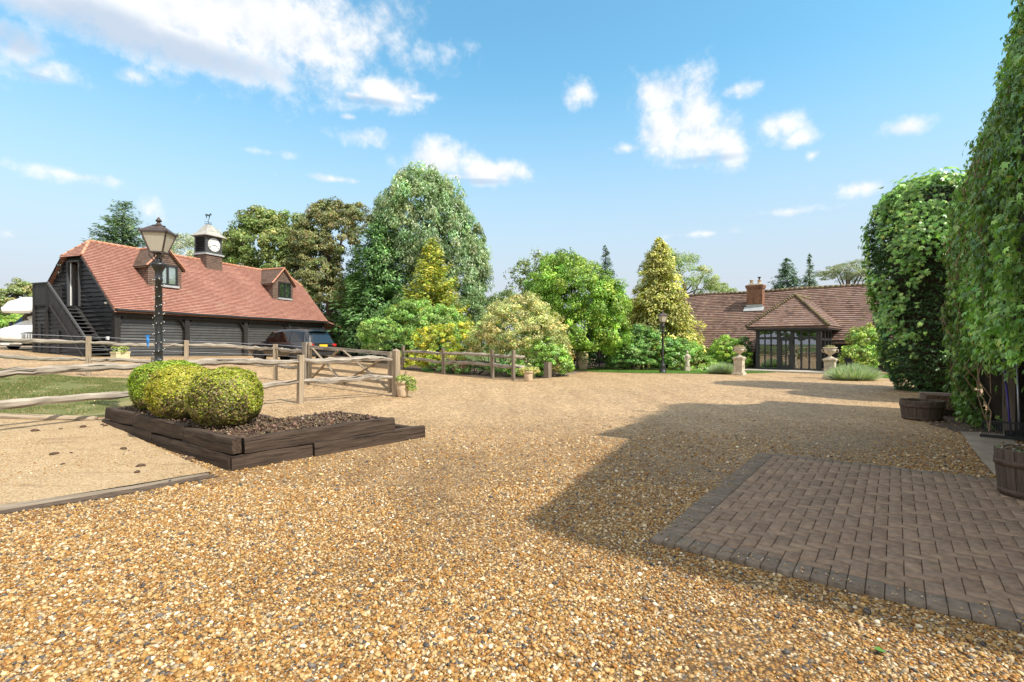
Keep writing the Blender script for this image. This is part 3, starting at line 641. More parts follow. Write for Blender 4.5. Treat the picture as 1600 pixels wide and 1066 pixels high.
# ------------------------------------------------------------------ loose stones lying on the drive near the camera
def pebbles(name, n, y0, y1, s0, s1, pw, only=None):
    ph = (1 + 5 ** .5) / 2
    ico = unit(np.array([(-1, ph, 0), (1, ph, 0), (-1, -ph, 0), (1, -ph, 0), (0, -1, ph), (0, 1, ph), (0, -1, -ph), (0, 1, -ph), (ph, 0, -1), (ph, 0, 1), (-ph, 0, -1), (-ph, 0, 1)], float))
    fc = np.array([(0, 11, 5), (0, 5, 1), (0, 1, 7), (0, 7, 10), (0, 10, 11), (1, 5, 9), (5, 11, 4), (11, 10, 2), (10, 7, 6), (7, 1, 8), (3, 9, 4), (3, 4, 2), (3, 2, 6), (3, 6, 8), (3, 8, 9), (4, 9, 5), (2, 4, 11), (6, 2, 10), (8, 6, 7), (9, 8, 1)])
    y = y0 + (y1 - y0) * rng.uniform(0, 1, n) ** pw; x = rng.uniform(-1.0, 1.0, n) * (1.12 * y + 1.5) * (1 if only is None else .5) - (0 if only is None else .55 * y)
    rel = np.stack([x - PO.x, y - PO.y], 1); a = rel @ np.array([.8, -.6]); b = rel @ np.array([.6, .8])
    k = ~((a > -.02) & (a < PW + 3) & (b > -.02) & (b < PL)); k &= (inpoly(x, y, only) if only else ~inpoly(x, y, SAND)); k &= ~inpoly(x, y, m_soil); 
    lane = np.array([mnoise.noise(Vector((p * .55, q * .55, 9.1))) for p, q in zip(x, y)]); k &= (lane + rng.normal(0, .22, n)) > -.16; k &= rng.uniform(size=n) < np.clip((13.0 - y) / 5.0, 0, 1)
    x, y = x[k], y[k]; n = len(x)
    s = s0 * np.exp(rng.normal(0, .44, n)); s = np.clip(s, s0 * .38, s1 * 1.15)
    sc = s[:, None] * np.stack([rng.uniform(.85, 1.35, n), rng.uniform(.65, 1.0, n), rng.uniform(.40, .75, n)], 1)
    V = ico[None] * (1 + rng.normal(0, .13, (n, 12, 1))) * sc[:, None]
    yaw = rng.uniform(0, 6.283, n); c, sn = np.cos(yaw), np.sin(yaw); til = rng.normal(0, .3, n)
    X = V[..., 0] * c[:, None] - V[..., 1] * sn[:, None]; Y = V[..., 0] * sn[:, None] + V[..., 1] * c[:, None]; Z = V[..., 2] + X * til[:, None]
    Vw = np.stack([X + x[:, None], Y + y[:, None], Z + (gz(x, y) + sc[:, 2] * .45 + (.035 if only else 0))[:, None]], -1)
    cols = np.array([(.45, .30, .135), (.27, .125, .026), (.36, .20, .058), (.54, .40, .22), (.31, .15, .034), (.40, .235, .075), (.22, .098, .024), (.36, .28, .18), (.06, .055, .053), (.14, .122, .112), (.66, .56, .42)])
    wt = np.array([14, 11, 13, 12, 11, 13, 9, 7, 4.6, 4.5, 7]); cc = cols[rng.choice(len(cols), n, p=wt / wt.sum())] * np.exp(rng.normal(0, .13, (n, 1))) * np.array([1.0, .98, .92])
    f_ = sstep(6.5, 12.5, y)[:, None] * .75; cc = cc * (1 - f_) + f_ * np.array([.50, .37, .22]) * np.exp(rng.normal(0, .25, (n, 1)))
    F = (fc[None] + (np.arange(n) * 12)[:, None, None]).reshape(-1, 3)
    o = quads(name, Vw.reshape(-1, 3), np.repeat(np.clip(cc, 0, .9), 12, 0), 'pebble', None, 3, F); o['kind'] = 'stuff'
pebbles('gravel_stones', 310000, 1.7, 5.6, .0068, .017, 1.0)
def stray():
    n = 260; a = np.concatenate([rng.uniform(-.05, PW, n // 2), np.abs(rng.normal(0, .10, n // 2))]); b = np.concatenate([np.abs(rng.normal(0, .08, n // 2)), rng.uniform(0, PL, n // 2)])
    oc = np.array([(1, 0, 0), (-1, 0, 0), (0, 1, 0), (0, -1, 0), (0, 0, 1), (0, 0, -1)], float); of = np.array([(0, 2, 4), (2, 1, 4), (1, 3, 4), (3, 0, 4), (2, 0, 5), (1, 2, 5), (3, 1, 5), (0, 3, 5)])
    P = np.stack([PO.x + U2.x * a + V2.x * b, PO.y + U2.y * a + V2.y * b, np.full(n, .040)], 1); s = rng.uniform(.004, .010, n)[:, None, None]
    V = oc[None] * s * (1 + rng.normal(0, .2, (n, 6, 3))) + P[:, None]; F = (of[None] + (np.arange(n) * 6)[:, None, None]).reshape(-1, 3)
    o = quads('stray_gravel', V.reshape(-1, 3), np.repeat(palette(n, [(2, (.45, .32, .17)), (2, (.34, .2, .08)), (1, (.6, .5, .38))]), 6, 0), 'pebble', None, 3, F); o['kind'] = 'stuff'
stray()
pebbles('gravel_stones_beyond', 115000, 5.4, 13.0, .0092, .022, 1.0)
pebbles('sand_stones', 26000, 4.4, 9.6, .0048, .012, 1.0, SAND)
# ------------------------------------------------------------------ garage with rooms in the roof
GZ = .86; GL = 15.7; GS = 1.133; GE = 2.45; GYR = 3.335
def garage():
    g = thing('garage', 'long black boarded garage with orange tiled roof, two dormers and a white clock turret', 'garage', (-19.8, 25.5, GZ), math.atan2(.94, .34))
    ca, sa = 1 / math.hypot(1, GS), GS / math.hypot(1, GS); SLn = GYR / ca; ZR = GE + GS * GYR
    yh = 2.5; zh = GE + GS * yh; vh = yh / ca; hx = .85
    def bnd(v):
        k = max(0, (v - vh) / (SLn - vh)) * hx; return (k, GL - k)
    mb = MB()
    sag = lambda u, v: -.03 * math.sin(math.pi * min(1, max(0, u / GL))) - .012 * math.sin(u * 1.7 + v)
    mb.courses((0, 0, GE), (1, 0, 0), (0, ca, sa), (0, -sa, ca), 0, SLn, .125, bnd, .04, 40, .004, sag)
    mb.courses((GL, 2 * GYR, GE), (-1, 0, 0), (0, -ca, sa), (0, sa, ca), 0, SLn, .125, bnd, .022, 4)
    hl = math.hypot(hx, ZR - zh); cw = (2 * GYR - 2 * yh)
    hb = lambda v: (cw / 2 * v / hl, cw - cw / 2 * v / hl)
    for x, s in ((-.08, 1), (GL + .08, -1)):
        o = (x, 2 * GYR - yh if s > 0 else yh, zh - .06)
        mb.courses(o, (0, -s, 0), (s * hx / hl, 0, (ZR - zh) / hl), (-s * (ZR - zh) / hl, 0, hx / hl), 0, hl, .125, hb, .022, 6)
    # closed underside
    dz = Vector((0, 0, -.13)); e = .01
    mb.prism([(0, .02, GE - .03), (GL, .02, GE - .03), (GL, yh, zh - .03), (GL - hx, GYR, ZR - .03), (hx, GYR, ZR - .03), (0, yh, zh - .03)], dz)
    mb.prism([(0, 2 * GYR - .02, GE - .03), (GL, 2 * GYR - .02, GE - .03), (GL, 2 * GYR - yh, zh - .03), (GL - hx, GYR, ZR - .03), (hx, GYR, ZR - .03), (0, 2 * GYR - yh, zh - .03)], dz)
    roof = mb.build('roof', 'new_tile', g)
    mb = MB()
    def ridge(a, b, r=.085, seg=.33):
        a, b = Vector(a), Vector(b); n = max(1, int((b - a).length / seg))
        for i in range(n):
            p, q = a.lerp(b, i / n), a.lerp(b, (i + .97) / n); mb.tube([p, q], [r * 1.05, r * .95], 8)
    ridge((hx, GYR, ZR - .02), (GL - hx, GYR, ZR - .02))
    for x, k in ((0, hx), (GL, GL - hx)):
        for y in (yh, 2 * GYR - yh): ridge((x, y, zh), (k, GYR, ZR - .02), .075)
    mb.build('ridge_tiles', 'ridge_tile', roof, smooth=True)
    mb = MB(); mb.box((GL / 2, .03, GE - .07), (GL - .05, .03, .10)); mb.box((GL / 2, 2 * GYR - .03, GE - .07), (GL - .05, .03, .10))
    mb.tube([(0.1, -.05, GE - .06), (GL - .1, -.05, GE - .08)], .055, 8)
    for y0, y1 in ((.02, yh), (2 * GYR - .02, 2 * GYR - yh)):
        for x in (.03, GL - .03): mb.beam((x, y0, GE - .12), (x, y1, zh - .12), .045, .16, (1, 0, 0))
    mb.build('fascia', 'dark_frame', g)
    # gable walls of waney edged boards, with the doorway left open
    dy0, dy1, dz0, dz1 = 2.93, 3.79, 2.69, 4.98
    def lo(z): return max(.32, (z - GE + .10) / GS)
    def hi(z): return 2 * GYR - lo(z)
    mb = MB(); X0 = .22
    def boards(x, s, z0, z1, f0, f1, ns):
        mb.courses((x, 0, 0), (0, -s, 0), (0, 0, 1), (-s, 0, 0), z0, z1, .225, lambda v: ((-f1(v), -f0(v)) if s > 0 else (f0(v), f1(v))), .06, ns, .022)
    boards(X0, 1, -.6, dz0, lo, hi, 16)
    boards(X0, 1, dz0, dz1, lambda z: dy1, hi, 7); boards(X0, 1, dz0, dz1, lo, lambda z: dy0, 8)
    boards(X0, 1, dz1, zh, lo, hi, 10); boards(GL - .22, -1, -.6, zh, lo, hi, 6)
    mb.courses((GL, 2 * GYR - .35, 0), (-1, 0, 0), (0, 0, 1), (0, 1, 0), -.6, GE, .21, lambda v: (.22, GL - .22), .03, 4)
    mb.build('boarded_wall', 'black_board', g)
    mb = MB(); mb.box((GL / 2, .75, -.28), (GL - .6, .05, .6)); mb.prism([(3.2, .6, dz0 - .1), (3.2, 6, dz0 - .1), (3.2, 4.2, 5.6), (3.2, 2.5, 5.6)], (.05, 0, 0))
    mb.box((1.7, 3.3, dz0 - .05), (2.9, 2.4, .1)); mb.build('interior', 'dark_interior', g)
    d = MB(); d.box((.16, dy0 - .02, (dz0 + dz1) / 2), (.16, .07, dz1 - dz0 + .1)); d.box((.16, dy1 + .02, (dz0 + dz1) / 2), (.16, .07, dz1 - dz0 + .1)); d.box((.16, 3.36, dz1 + .03), (.16, .8, .07))
    dr = d.build('door_frame', 'grey_paint_wood', g)
    d = MB(); d.beam((.22, dy1 - .03, (dz0 + dz1) / 2), (.78, dy1 + .47, (dz0 + dz1) / 2), .045, dz1 - dz0 - .06); lf = d.build('door_leaf', 'white_paint', dr)
    d = MB(); d.tube([(.62, dy1 + .40, dz0 + 1.0), (.64, dy1 + .34, dz0 + 1.0)], .025, 6); d.build('door_handle', 'black_metal', dr)
    # front: posts, header, braces, roller doors
    posts = [.28, 4.04, 8.09, 11.9, 15.42]
    for x in posts:
        m = MB(); m.box((x, .32, .55), (.27, .27, 3.3), jit=.006); bevel(m.build('oak_post', 'dark_oak', g), .012, 1)
    m = MB(); m.box((GL / 2, .33, GE - .26), (GL - .3, .20, .22)); m.build('header_beam', 'dark_oak', g)
    for i, x in enumerate(posts):
        for s in (-1, 1):
            if (i == 0 and s < 0) or (i == len(posts) - 1 and s > 0): continue
            m = MB(); pts = [Vector((x + s * .10, .31, 1.62)), Vector((x + s * .24, .31, 1.92)), Vector((x + s * .46, .31, 2.10)), Vector((x + s * .72, .31, 2.19))]
            for a, b in zip(pts, pts[1:]): m.beam(a, b + (b - a) * .08, .10, .12, (0, 1, 0))
            m.build('curved_brace', 'dark_oak', g)
    for a, b in zip(posts, posts[1:]):
        m = MB(); m.courses((0, .46, 0), (1, 0, 0), (0, 0, 1), (0, -1, 0), -.35, GE - .2, .155, lambda v: (a + .1, b - .1), .045, 1); m.build('roller_door', 'grey_door', g)
    m = MB(); m.box((GL / 2, .55, GE - .55), (GL - .4, .02, 1.0)); m.build('door_backing', 'dark_interior', g)
    # open lean-to at the far end
    m = MB(); m.courses((GL + 2.05, 0, 2.02), (0, 1, 0), (-.972, 0, .235), (.235, 0, .972), 0, 2.1, .125, lambda v: (.05, 6.3), .02, 8)
    m.prism([(GL + 2.03, .06, 1.98), (GL + 2.03, 6.3, 1.98), (GL, 6.3, 2.47), (GL, .06, 2.47)], (0, 0, -.08)); lt = m.build('lean_to_roof', 'new_tile', g)
    m = MB(); m.box((GL + 1.85, .22, .5), (.2, .2, 2.9)); m.beam((GL + 2.0, .2, 1.85), (GL + .1, .2, 2.28), .1, .14); m.build('lean_to_post', 'dark_oak', g)
    # dormers
    def dormer(cx):
        y0 = 1.32; z0 = GE + GS * y0; zw = 5.12; za = 6.15; hw = .98
        front = lambda z: hw if z < zw else max(.02, hw * (za - z) / (za - zw))
        m = MB()
        m.courses((0, y0, 0), (1, 0, 0), (0, 0, 1), (0, -1, 0), z0 - .12, za - .05, .11, lambda v: (-front(v), front(v)), .02, 2)
        m.prism([(-hw, y0 + .02, z0 - .1), (hw, y0 + .02, z0 - .1), (hw, y0 + .02, zw), (0, y0 + .02, za), (-hw, y0 + .02, zw)], (0, .03, 0))
        for s in (-1, 1):
            m.courses((s * hw, 0, 0), (0, -s, 0) if s < 0 else (0, -1, 0), (0, 0, 1), (s, 0, 0), z0, zw, .11, lambda v: (((-((v - GE) / GS) - 0), -y0) if True else 0) if s > 0 else (y0, (v - GE) / GS), .02, 1)
        dm = m.build('dormer', 'dark_tile', g); dm.location = (cx, 0, 0)
        m = MB(); ov = 1.14; ze = za - ov * (za - zw) / hw + .06; sl = math.hypot(ov, za + .06 - ze); c2, s2 = ov / sl, (za + .06 - ze) / sl
        ym = lambda v: (ze + s2 * v - GE) / GS + .03
        m.courses((-ov, 0, ze), (0, 1, 0), (c2, 0, s2), (-s2, 0, c2), 0, sl, .11, lambda v: (y0 - .14, ym(v)), .02, 4)
        m.courses((ov, 0, ze), (0, -1, 0), (-c2, 0, s2), (s2, 0, c2), 0, sl, .11, lambda v: (-ym(v), -y0 + .14), .02, 4)
        for s in (-1, 1): m.prism([(s * ov, y0 - .12, ze - .02), (0, y0 - .12, za + .04), (0, ym(sl) - .1, za + .04), (s * ov, ym(0), ze - .02)], (0, 0, -.07))
        m.build('dormer_roof', 'dark_tile', dm)
        m = MB()
        for s in (-1, 1): m.beam((s * ov, y0 - .15, ze + .03), (0, y0 - .15, za + .09), .05, .10, (0, 1, 0))
        m.tube([(0, y0 - .16, za + .09), (0, ym(sl) - .1, za + .08)], .075, 8); m.build('dormer_verge', 'ridge_tile', dm)
        wx, ww, wz0, wz1 = .12, 1.08, 4.10, 5.16; yf = y0 - .05
        m = MB()
        for a, b in (((wx - ww / 2, yf, (wz0 + wz1) / 2), (.09, .09, wz1 - wz0)), ((wx + ww / 2, yf, (wz0 + wz1) / 2), (.09, .09, wz1 - wz0)), ((wx, yf, (wz0 + wz1) / 2), (.10, .085, wz1 - wz0 - .09)),
                     ((wx, yf, wz0), (ww + .09, .095, .09)), ((wx, yf, wz1), (ww + .09, .095, .09))): m.box(a, b)
        m.build('window_frame', 'dark_frame', dm)
        m = MB(); m.box((wx, y0 - .024, (wz0 + wz1) / 2), (ww, .008, wz1 - wz0)); m.build('window_blind', 'white_paint' if cx < 6 else 'grey_door', dm)
        for s in (-1, 1):
            m = MB(); m.box((wx + s * ww / 4, y0 - .04, (wz0 + wz1) / 2), (ww / 2 - .1, .006, wz1 - wz0 - .1)); m.build('window_pane', 'window_glass', dm)
        m = MB(); m.box((wx, y0 - .07, wz0 - .11), (ww + .25, .14, .12)); m.build('lead_apron', 'lead', dm)
    dormer(3.53); dormer(12.4)
    # clock turret
    tx, ty = 7.95, GYR
    m = MB()
    for s, U, Nn, wv, dv in (((0, -.53), (1, 0, 0), (0, -1, 0), 1.2, 0), ((0, .53), (-1, 0, 0), (0, 1, 0), 1.2, 0), ((-.6, 0), (0, -1, 0), (-1, 0, 0), 1.06, 0), ((.6, 0), (0, 1, 0), (1, 0, 0), 1.06, 0)):
        m.courses((tx + s[0], ty + s[1], 0), U, (0, 0, 1), Nn, 5.5, 6.55, .11, lambda v, q=wv: (-q / 2, q / 2), .02, 1)
    m.box((tx, ty, 6.03), (1.17, 1.03, 1.04)); tu = m.build('clock_turret', 'dark_tile', g)
    m = MB(); m.box((tx, ty, 6.60), (1.40, 1.25, .10)); m.build('lead_cap', 'lead', tu)
    m = MB(); zb, zt = 6.65, 7.80
    for sx in (-1, 1):
        for sy in (-1, 1): m.box((tx + sx * .52, ty + sy * .46, (zb + zt) / 2), (.14, .13, zt - zb))
    m.box((tx, ty, zt - .05), (1.2, 1.08, .1)); m.box((tx, ty, zb + .05), (1.2, 1.08, .1)); m.box((tx, ty, (zb + zt) / 2), (.98, .86, zt - zb - .04))
    for sy in (-1, 1): m.box((tx, ty + sy * .47, (zb + zt) / 2), (.92, .05, zt - zb - .1))
    m.build('turret_case', 'grey_paint_wood', tu)
    for s in (-1, 1):
        m = MB()
        for i in range(8):
            z = zb + .16 + i * .115; m.box((tx + s * .54, ty, z), (.14, .80, .018), (Vector((.75, 0, -.66 * s)), Vector((0, 1, 0)), Vector((.66 * s, 0, .75))))
        m.build('louvre', 'dark_frame', tu)
    m = MB(); prof = [(.80, 7.79), (.78, 7.84), (.62, 7.95), (.46, 8.12), (.34, 8.32), (.22, 8.52), (.17, 8.60)]
    for (r0, a), (r1, b) in zip(prof, prof[1:]):
        k = .92
        q0 = [(tx - r0, ty - r0 * k, a), (tx + r0, ty - r0 * k, a), (tx + r0, ty + r0 * k, a), (tx - r0, ty + r0 * k, a)]; q1 = [(tx - r1, ty - r1 * k, b), (tx + r1, ty - r1 * k, b), (tx + r1, ty + r1 * k, b), (tx - r1, ty + r1 * k, b)]
        m.add(q0 + q1, [(0, 1, 5, 4), (1, 2, 6, 5), (2, 3, 7, 6), (3, 0, 4, 7), (0, 3, 2, 1), (4, 5, 6, 7)])
    m.build('turret_roof', 'lead_roof', tu)
    cz = 7.24; cy = ty - .505
    m = MB(); n = 40; m.prism([(tx + .45 * math.cos(2 * math.pi * k / n), cy, cz + .45 * math.sin(2 * math.pi * k / n)) for k in range(n)], (0, -.03, 0)); cf = m.build('clock_face', 'white_paint', tu)
    m = MB()
    def bar(r0, r1, a, wd, y, off=0.0):
        d = Vector((math.sin(a), 0, math.cos(a))); sd_ = Vector((d.z, 0, -d.x)); c = Vector((tx, y, cz)) + sd_ * off
        m.beam(c + d * r0, c + d * r1, .006, wd, (0, 1, 0))
    num = {12: 'XII', 1: 'I', 2: 'II', 3: 'III', 4: 'IIII', 5: 'V', 6: 'VI', 7: 'VII', 8: 'VIII', 9: 'IX', 10: 'X', 11: 'XI'}
    for h, sx_ in num.items():
        a = R(30 * h); wd_ = {'I': .028, 'V': .05, 'X': .05}; tot = sum(wd_[c] for c in sx_); o = -tot / 2
        for c in sx_:
            q = o + wd_[c] / 2; d = Vector((math.sin(a), 0, math.cos(a))); s_ = Vector((d.z, 0, -d.x)); c0 = Vector((tx, cy - .034, cz))
            if c == 'I': m.beam(c0 + d * .30 + s_ * q, c0 + d * .40 + s_ * q, .005, .014, (0, 1, 0))
            else:
                for sg in (-1, 1):
                    i_ = 0 if c == 'V' else -sg; m.beam(c0 + d * .30 + s_ * (q + i_ * .016), c0 + d * .40 + s_ * (q + sg * .016), .005, .012, (0, 1, 0))
            o += wd_[c]
    k = 48
    for i in range(k):
        a, b = 2 * math.pi * i / k, 2 * math.pi * (i + 1) / k
        m.beam((tx + .43 * math.sin(a), cy - .033, cz + .43 * math.cos(a)), (tx + .43 * math.sin(b), cy - .033, cz + .43 * math.cos(b)), .005, .010, (0, 1, 0))
    m.build('clock_numerals', 'black_metal', tu)
    m = MB(); bar(-.06, .26, R(112), .045, cy - .042); bar(-.08, .37, R(250), .032, cy - .048); m.build('clock_hands', 'black_metal', tu)
    m = MB(); m.tube([(tx, ty, 8.58), (tx, ty, 9.03)], .018, 6)
    m.tube([(tx - .26, ty, 8.80), (tx + .26, ty, 8.80)], .013, 6); m.tube([(tx, ty - .26, 8.68), (tx, ty + .26, 8.68)], .013, 6); m.tube([(tx - .3, ty, 8.68), (tx + .3, ty, 8.68)], .013, 6)
    hp = [(-.20, .10), (-.24, -.02), (-.21, -.03), (-.17, .06), (-.15, .02), (-.17, -.08), (-.15, -.17), (-.12, -.17), (-.12, -.08), (-.08, .0), (.04, .0), (.06, -.08), (.05, -.17), (.08, -.17), (.10, -.07), (.12, .02), (.15, .08), (.18, .13), (.24, .10), (.26, .13), (.20, .20), (.17, .23), (.13, .20), (.08, .12), (.0, .10), (-.12, .11)]
    m.prism([(tx + a * 1.0, ty - .012, 9.06 + .14 + b) for a, b in hp], (0, .024, 0)); m.build('weathervane', 'verdigris', tu)
    return g
garage()

def garage_stair():
    g = thing('outside_stair', 'black wooden outside stair with boarded rail climbing the garage gable to its white door', 'staircase', (-19.8, 25.5, GZ), math.atan2(.94, .34))
    xo, xi = -1.05, .12; zl = 2.66; yl0, yl1, yb = 3.0, 4.42, .30
    m = MB(); m.box(((xo + xi) / 2, (yl0 + yl1) / 2, zl - .04), (xi - xo, yl1 - yl0, .07)); m.build('landing', 'dark_oak', g)
    n = 13
    for i in range(n):
        z = zl * (i + 1) / (n + 1); y = yb + (yl0 - yb) * i / n + .12
        m = MB(); m.box(((xo + xi) / 2, y, z), (xi - xo - .1, .25, .04), jit=.002); m.build('tread', 'grey_paint_wood', g)
    for x in (xo + .03, xi - .04):
        m = MB(); m.beam((x, yl0 + .05, zl - .05), (x, yb - .05, -.15), .05, .24, (1, 0, 0)); m.build('stringer', 'dark_oak', g)
    m = MB(); m.beam((xo, yl0 + .30, zl + 1.12), (xo, yb + .1, .98), .10, .075, (1, 0, 0)); m.build('handrail', 'grey_paint_wood', g)
    m = MB(); k = 30
    for i in range(k):
        y = yl0 + .25 + (yb + .2 - yl0 - .25) * i / (k - 1); z = zl + 1.0 + (y - yl0 - .25) * (zl + .14) / (yl0 - yb)
        m.box((xo - .005, y, z - .47), (.025, .078, .98))
    m.build('rail_boards', 'black_board', g)
    m = MB(); k = 13
    for i in range(k): m.box((xo - .005, yl0 + .36 + i * (yl1 - yl0 - .40) / (k - 1), zl + .53), (.025, .07, 1.06), jit=.004)
    for i in range(10): m.box((xo + .1 + i * .12, yl1, zl + .53), (.07, .025, 1.06), jit=.004)
    m.box((xo - .01, (yl0 + yl1) / 2 + .16, zl + 1.10), (.11, 1.24, .06)); m.box(((xo + xi) / 2, yl1, zl + 1.10), (xi - xo, .1, .06)); m.build('landing_rail', 'black_board', g)
    for y in (yl0 + .30, yl1 - .03): 
        m = MB(); m.box((xo + .03, y, 1.5), (.13, .13, 4.4)); m.build('newel_post', 'dark_oak', g)
    for q, hh in ((xo + .03, 1.5), (xi - .03, 1.0)):
        m = MB(); m.box((q, yb + .05, .25), (.10, .10, hh)); m.build('foot_post', 'dark_oak', g)
    m = MB(); m.courses((xo + .06, 0, 0), (0, -1, 0), (0, 0, 1), (-1, 0, 0), -.5, zl - .1, .20, lambda v: (-yl1, -(yb + .2 + max(0, v) / zl * (yl0 - yb))), .035, 10, .012)
    m.courses((0, yl1, 0), (-1, 0, 0), (0, 0, 1), (0, 1, 0), -.5, zl - .1, .2, lambda v: (-xi, -xo - .06), .03, 2)
    for y in (yl1 - .5, yl0 - .55): m.box((xo + .0, y, .6), (.06, .12, 2.2 if y > 3 else 1.5))
    m.build('under_stair_boards', 'black_board', g)
garage_stair()
def gl(x, y, z): # garage frame to world
    a = math.atan2(.94, .34); return Vector((-19.8 + x * math.cos(a) - y * math.sin(a), 25.5 + x * math.sin(a) + y * math.cos(a), GZ + z))
def flood():
    g = thing('flood_light', 'twin lamp flood light high on the black gable beside the open door', 'wall light', gl(.18, 4.35, 4.75), math.atan2(.94, .34))
    m = MB(); m.box((-.03, 0, 0), (.08, .14, .14)); m.box((-.06, 0, -.16), (.06, .05, .25)); m.build('bracket', 'grey_door', g)
    for z, y in ((.12, .10), (.10, -.16), (-.32, .02)):
        m = MB(); m.lathe([(.03, 0), (.09, .05), (.12, .16), (.105, .165)], (0, 0, 0), 12); o = m.build('lamp_head', 'alloy', g, smooth=True); o.scale = (.72, .72, .72); o.location = (-.10, y * .8, z * .9); o.rotation_euler = (0, R(-110), 0)
    s = thing('security_light', 'small white security lamp at the gable corner under the roof verge', 'wall light', gl(.16, .75, 2.75), math.atan2(.94, .34))
    m = MB(); m.lathe([(.02, -.05), (.07, -.03), (.08, .03), (.03, .07)], (-.08, 0, 0), 12); m.build('lamp_head', 'white_paint', s, smooth=True); m = MB(); m.box((-.02, 0, 0.0), (.06, .06, .08)); m.build('bracket', 'white_paint', s)
    b = MB(); b.box((-.03, 0, 0), (.07, .17, .17)); b.box((-.07, 0, 0), (.02, .11, .11)); o = bevel(b.build('outdoor_socket', 'white_paint'), .012); o.location = gl(.16, .72, .98); o.rotation_euler = (0, 0, math.atan2(.94, .34))
    tag(o, 'small white square outdoor socket box on the black boards low beside the stair', 'socket')
flood()

# ------------------------------------------------------------------ the old barn house with its glazed porch
HO = Vector((15.6, 29.0, 0)); HA = math.atan2(-.66, .75)
def hl(x, y, z=0.0):
    return Vector((HO.x + x * math.cos(HA) - y * math.sin(HA), HO.y + x * math.sin(HA) + y * math.cos(HA), z))
def house():
    h = thing('barn_house', 'long low barn house with mossy brown tiled roof and black glazed porch', 'house', tuple(HO), HA)
    x0, x1, xs, ye, ze, yr, zr, k = -15.0, 9.0, -2.45, 3.0, 1.76, 6.95, 5.30, .9
    ca, sa = 1 / math.hypot(1, k), k / math.hypot(1, k); sl = (yr - ye) / ca
    sag = lambda u, v: .035 * mnoise.noise(Vector((u * .35, v * .6, 2.0))) * 2 - .05 * math.sin((u - x0) / (x1 - x0) * math.pi * 3) ** 2
    m = MB()
    m.courses((0, ye, ze), (1, 0, 0), (0, ca, sa), (0, -sa, ca), 0, sl, .19, lambda v: (x0, x1), .035, 70, .008, sag)
    ext = .74
    m.courses((0, ye - ext * ca, ze - ext * sa), (1, 0, 0), (0, ca, sa), (0, -sa, ca), 0, ext, .19, lambda v: (x0, xs), .024, 40, .008, lambda u, v: sag(u, v - ext))
    m.courses((0, 2 * yr - ye, ze), (-1, 0, 0), (0, -ca, sa), (0, sa, ca), 0, sl, .19, lambda v: (-x1, -x0), .024, 4)
    m.prism([(x0, ye - ext * ca, ze - ext * sa - .12), (xs, ye - ext * ca, ze - ext * sa - .12), (xs, yr, zr - .12), (x0, yr, zr - .12)], (0, 0, -.10))
    m.prism([(xs, ye, ze - .12), (x1, ye, ze - .12), (x1, yr, zr - .12), (xs, yr, zr - .12)], (0, 0, -.10))
    m.prism([(x0, 2 * yr - ye, ze - .12), (x1, 2 * yr - ye, ze - .12), (x1, yr, zr - .12), (x0, yr, zr - .12)], (0, 0, -.10))
    rf = m.build('roof', 'old_tile', h)
    m = MB(); n = 80
    for i in range(n):
        a = x0 + (x1 - x0) * i / n; b = a + (x1 - x0) / n * .97; q = sag(a, sl); m.tube([(a, yr, zr + .0 + q), (b, yr, zr - .005 + sag(b, sl))], [.125, .115], 8)
    m.build('ridge_tiles', 'mossy_ridge', rf, smooth=True)
    m = MB()
    m.courses((0, ye + .28, 0), (1, 0, 0), (0, 0, 1), (0, -1, 0), -.1, ze - .05, .2, lambda v: (xs + .3, x1 - .2), .03, 12, .006)
    m.courses((0, ye - .28, 0), (1, 0, 0), (0, 0, 1), (0, -1, 0), -.1, ze - .5, .2, lambda v: (x0 + .2, xs - .1), .03, 12, .006)
    m.box((xs, ye + .0, .8), (.1, .6, 1.6)); m.box((x0 + .3, yr, 1.2), (.1, 7.4, 2.4)); m.box((x1 - .3, yr, 1.2), (.1, 7.4, 2.4)); m.box(((x0 + x1) / 2, 2 * yr - ye - .3, .9), (x1 - x0 - .6, .1, 1.9))
    for x in (3.6, 5.2): m.box((x, ye + .22, .85), (.14, .08, 1.8))
    m.build('boarded_wall', 'black_board', h)
    # chimney
    cx, cy = -3.35, 5.83
    m = MB(); wv, dv = 1.02, .62; zb, zt = 3.7, 5.62
    def bxuv(c, sz):
        o = len(m.v); m.box(c, sz); X, Y, Z = sz
        for q in range(o, o + 8): p = m.v[q]; m.uv[q] = (p[0] + p[1], p[2])
    bxuv((cx, cy, (zb + zt) / 2), (wv, dv, zt - zb)); bxuv((cx, cy, zt - .20), (wv + .08, dv + .08, .09)); bxuv((cx, cy, zt - .08), (wv + .14, dv + .14, .15)); ch = m.build('chimney', 'brick', rf)
    m = MB(); m.box((cx, cy, zt + .03), (wv + .02, dv + .02, .08), taper=.8); m.build('mortar_cap', 'concrete', ch)
    for i, (px, hh) in enumerate(((cx - .27, .34), (cx + .24, .30))):
        m = MB(); m.lathe([(.13, 0), (.14, .04), (.115, .08), (.10, hh - .06), (.13, hh - .05), (.13, hh), (.09, hh)], (px, cy, zt + .05), 14); m.build('chimney_pot', 'terracotta', ch, smooth=True)
    m = MB(); m.lathe([(.06, 0), (.06, .18), (.12, .18), (.12, .22), (.04, .25)], (cx + .24, cy, zt + .33), 12); m.build('cowl', 'black_metal', ch)
    m = MB(); yb_ = cy - dv / 2; zz = ze + k * (yb_ - ye)
    m.prism([(cx - wv / 2 - .14, yb_ - .30, zz - .30 * k + .055), (cx + wv / 2 + .14, yb_ - .30, zz - .30 * k + .055), (cx + wv / 2 + .14, yb_ + .02, zz + .07), (cx - wv / 2 - .14, yb_ + .02, zz + .07)], (0, 0, .012))
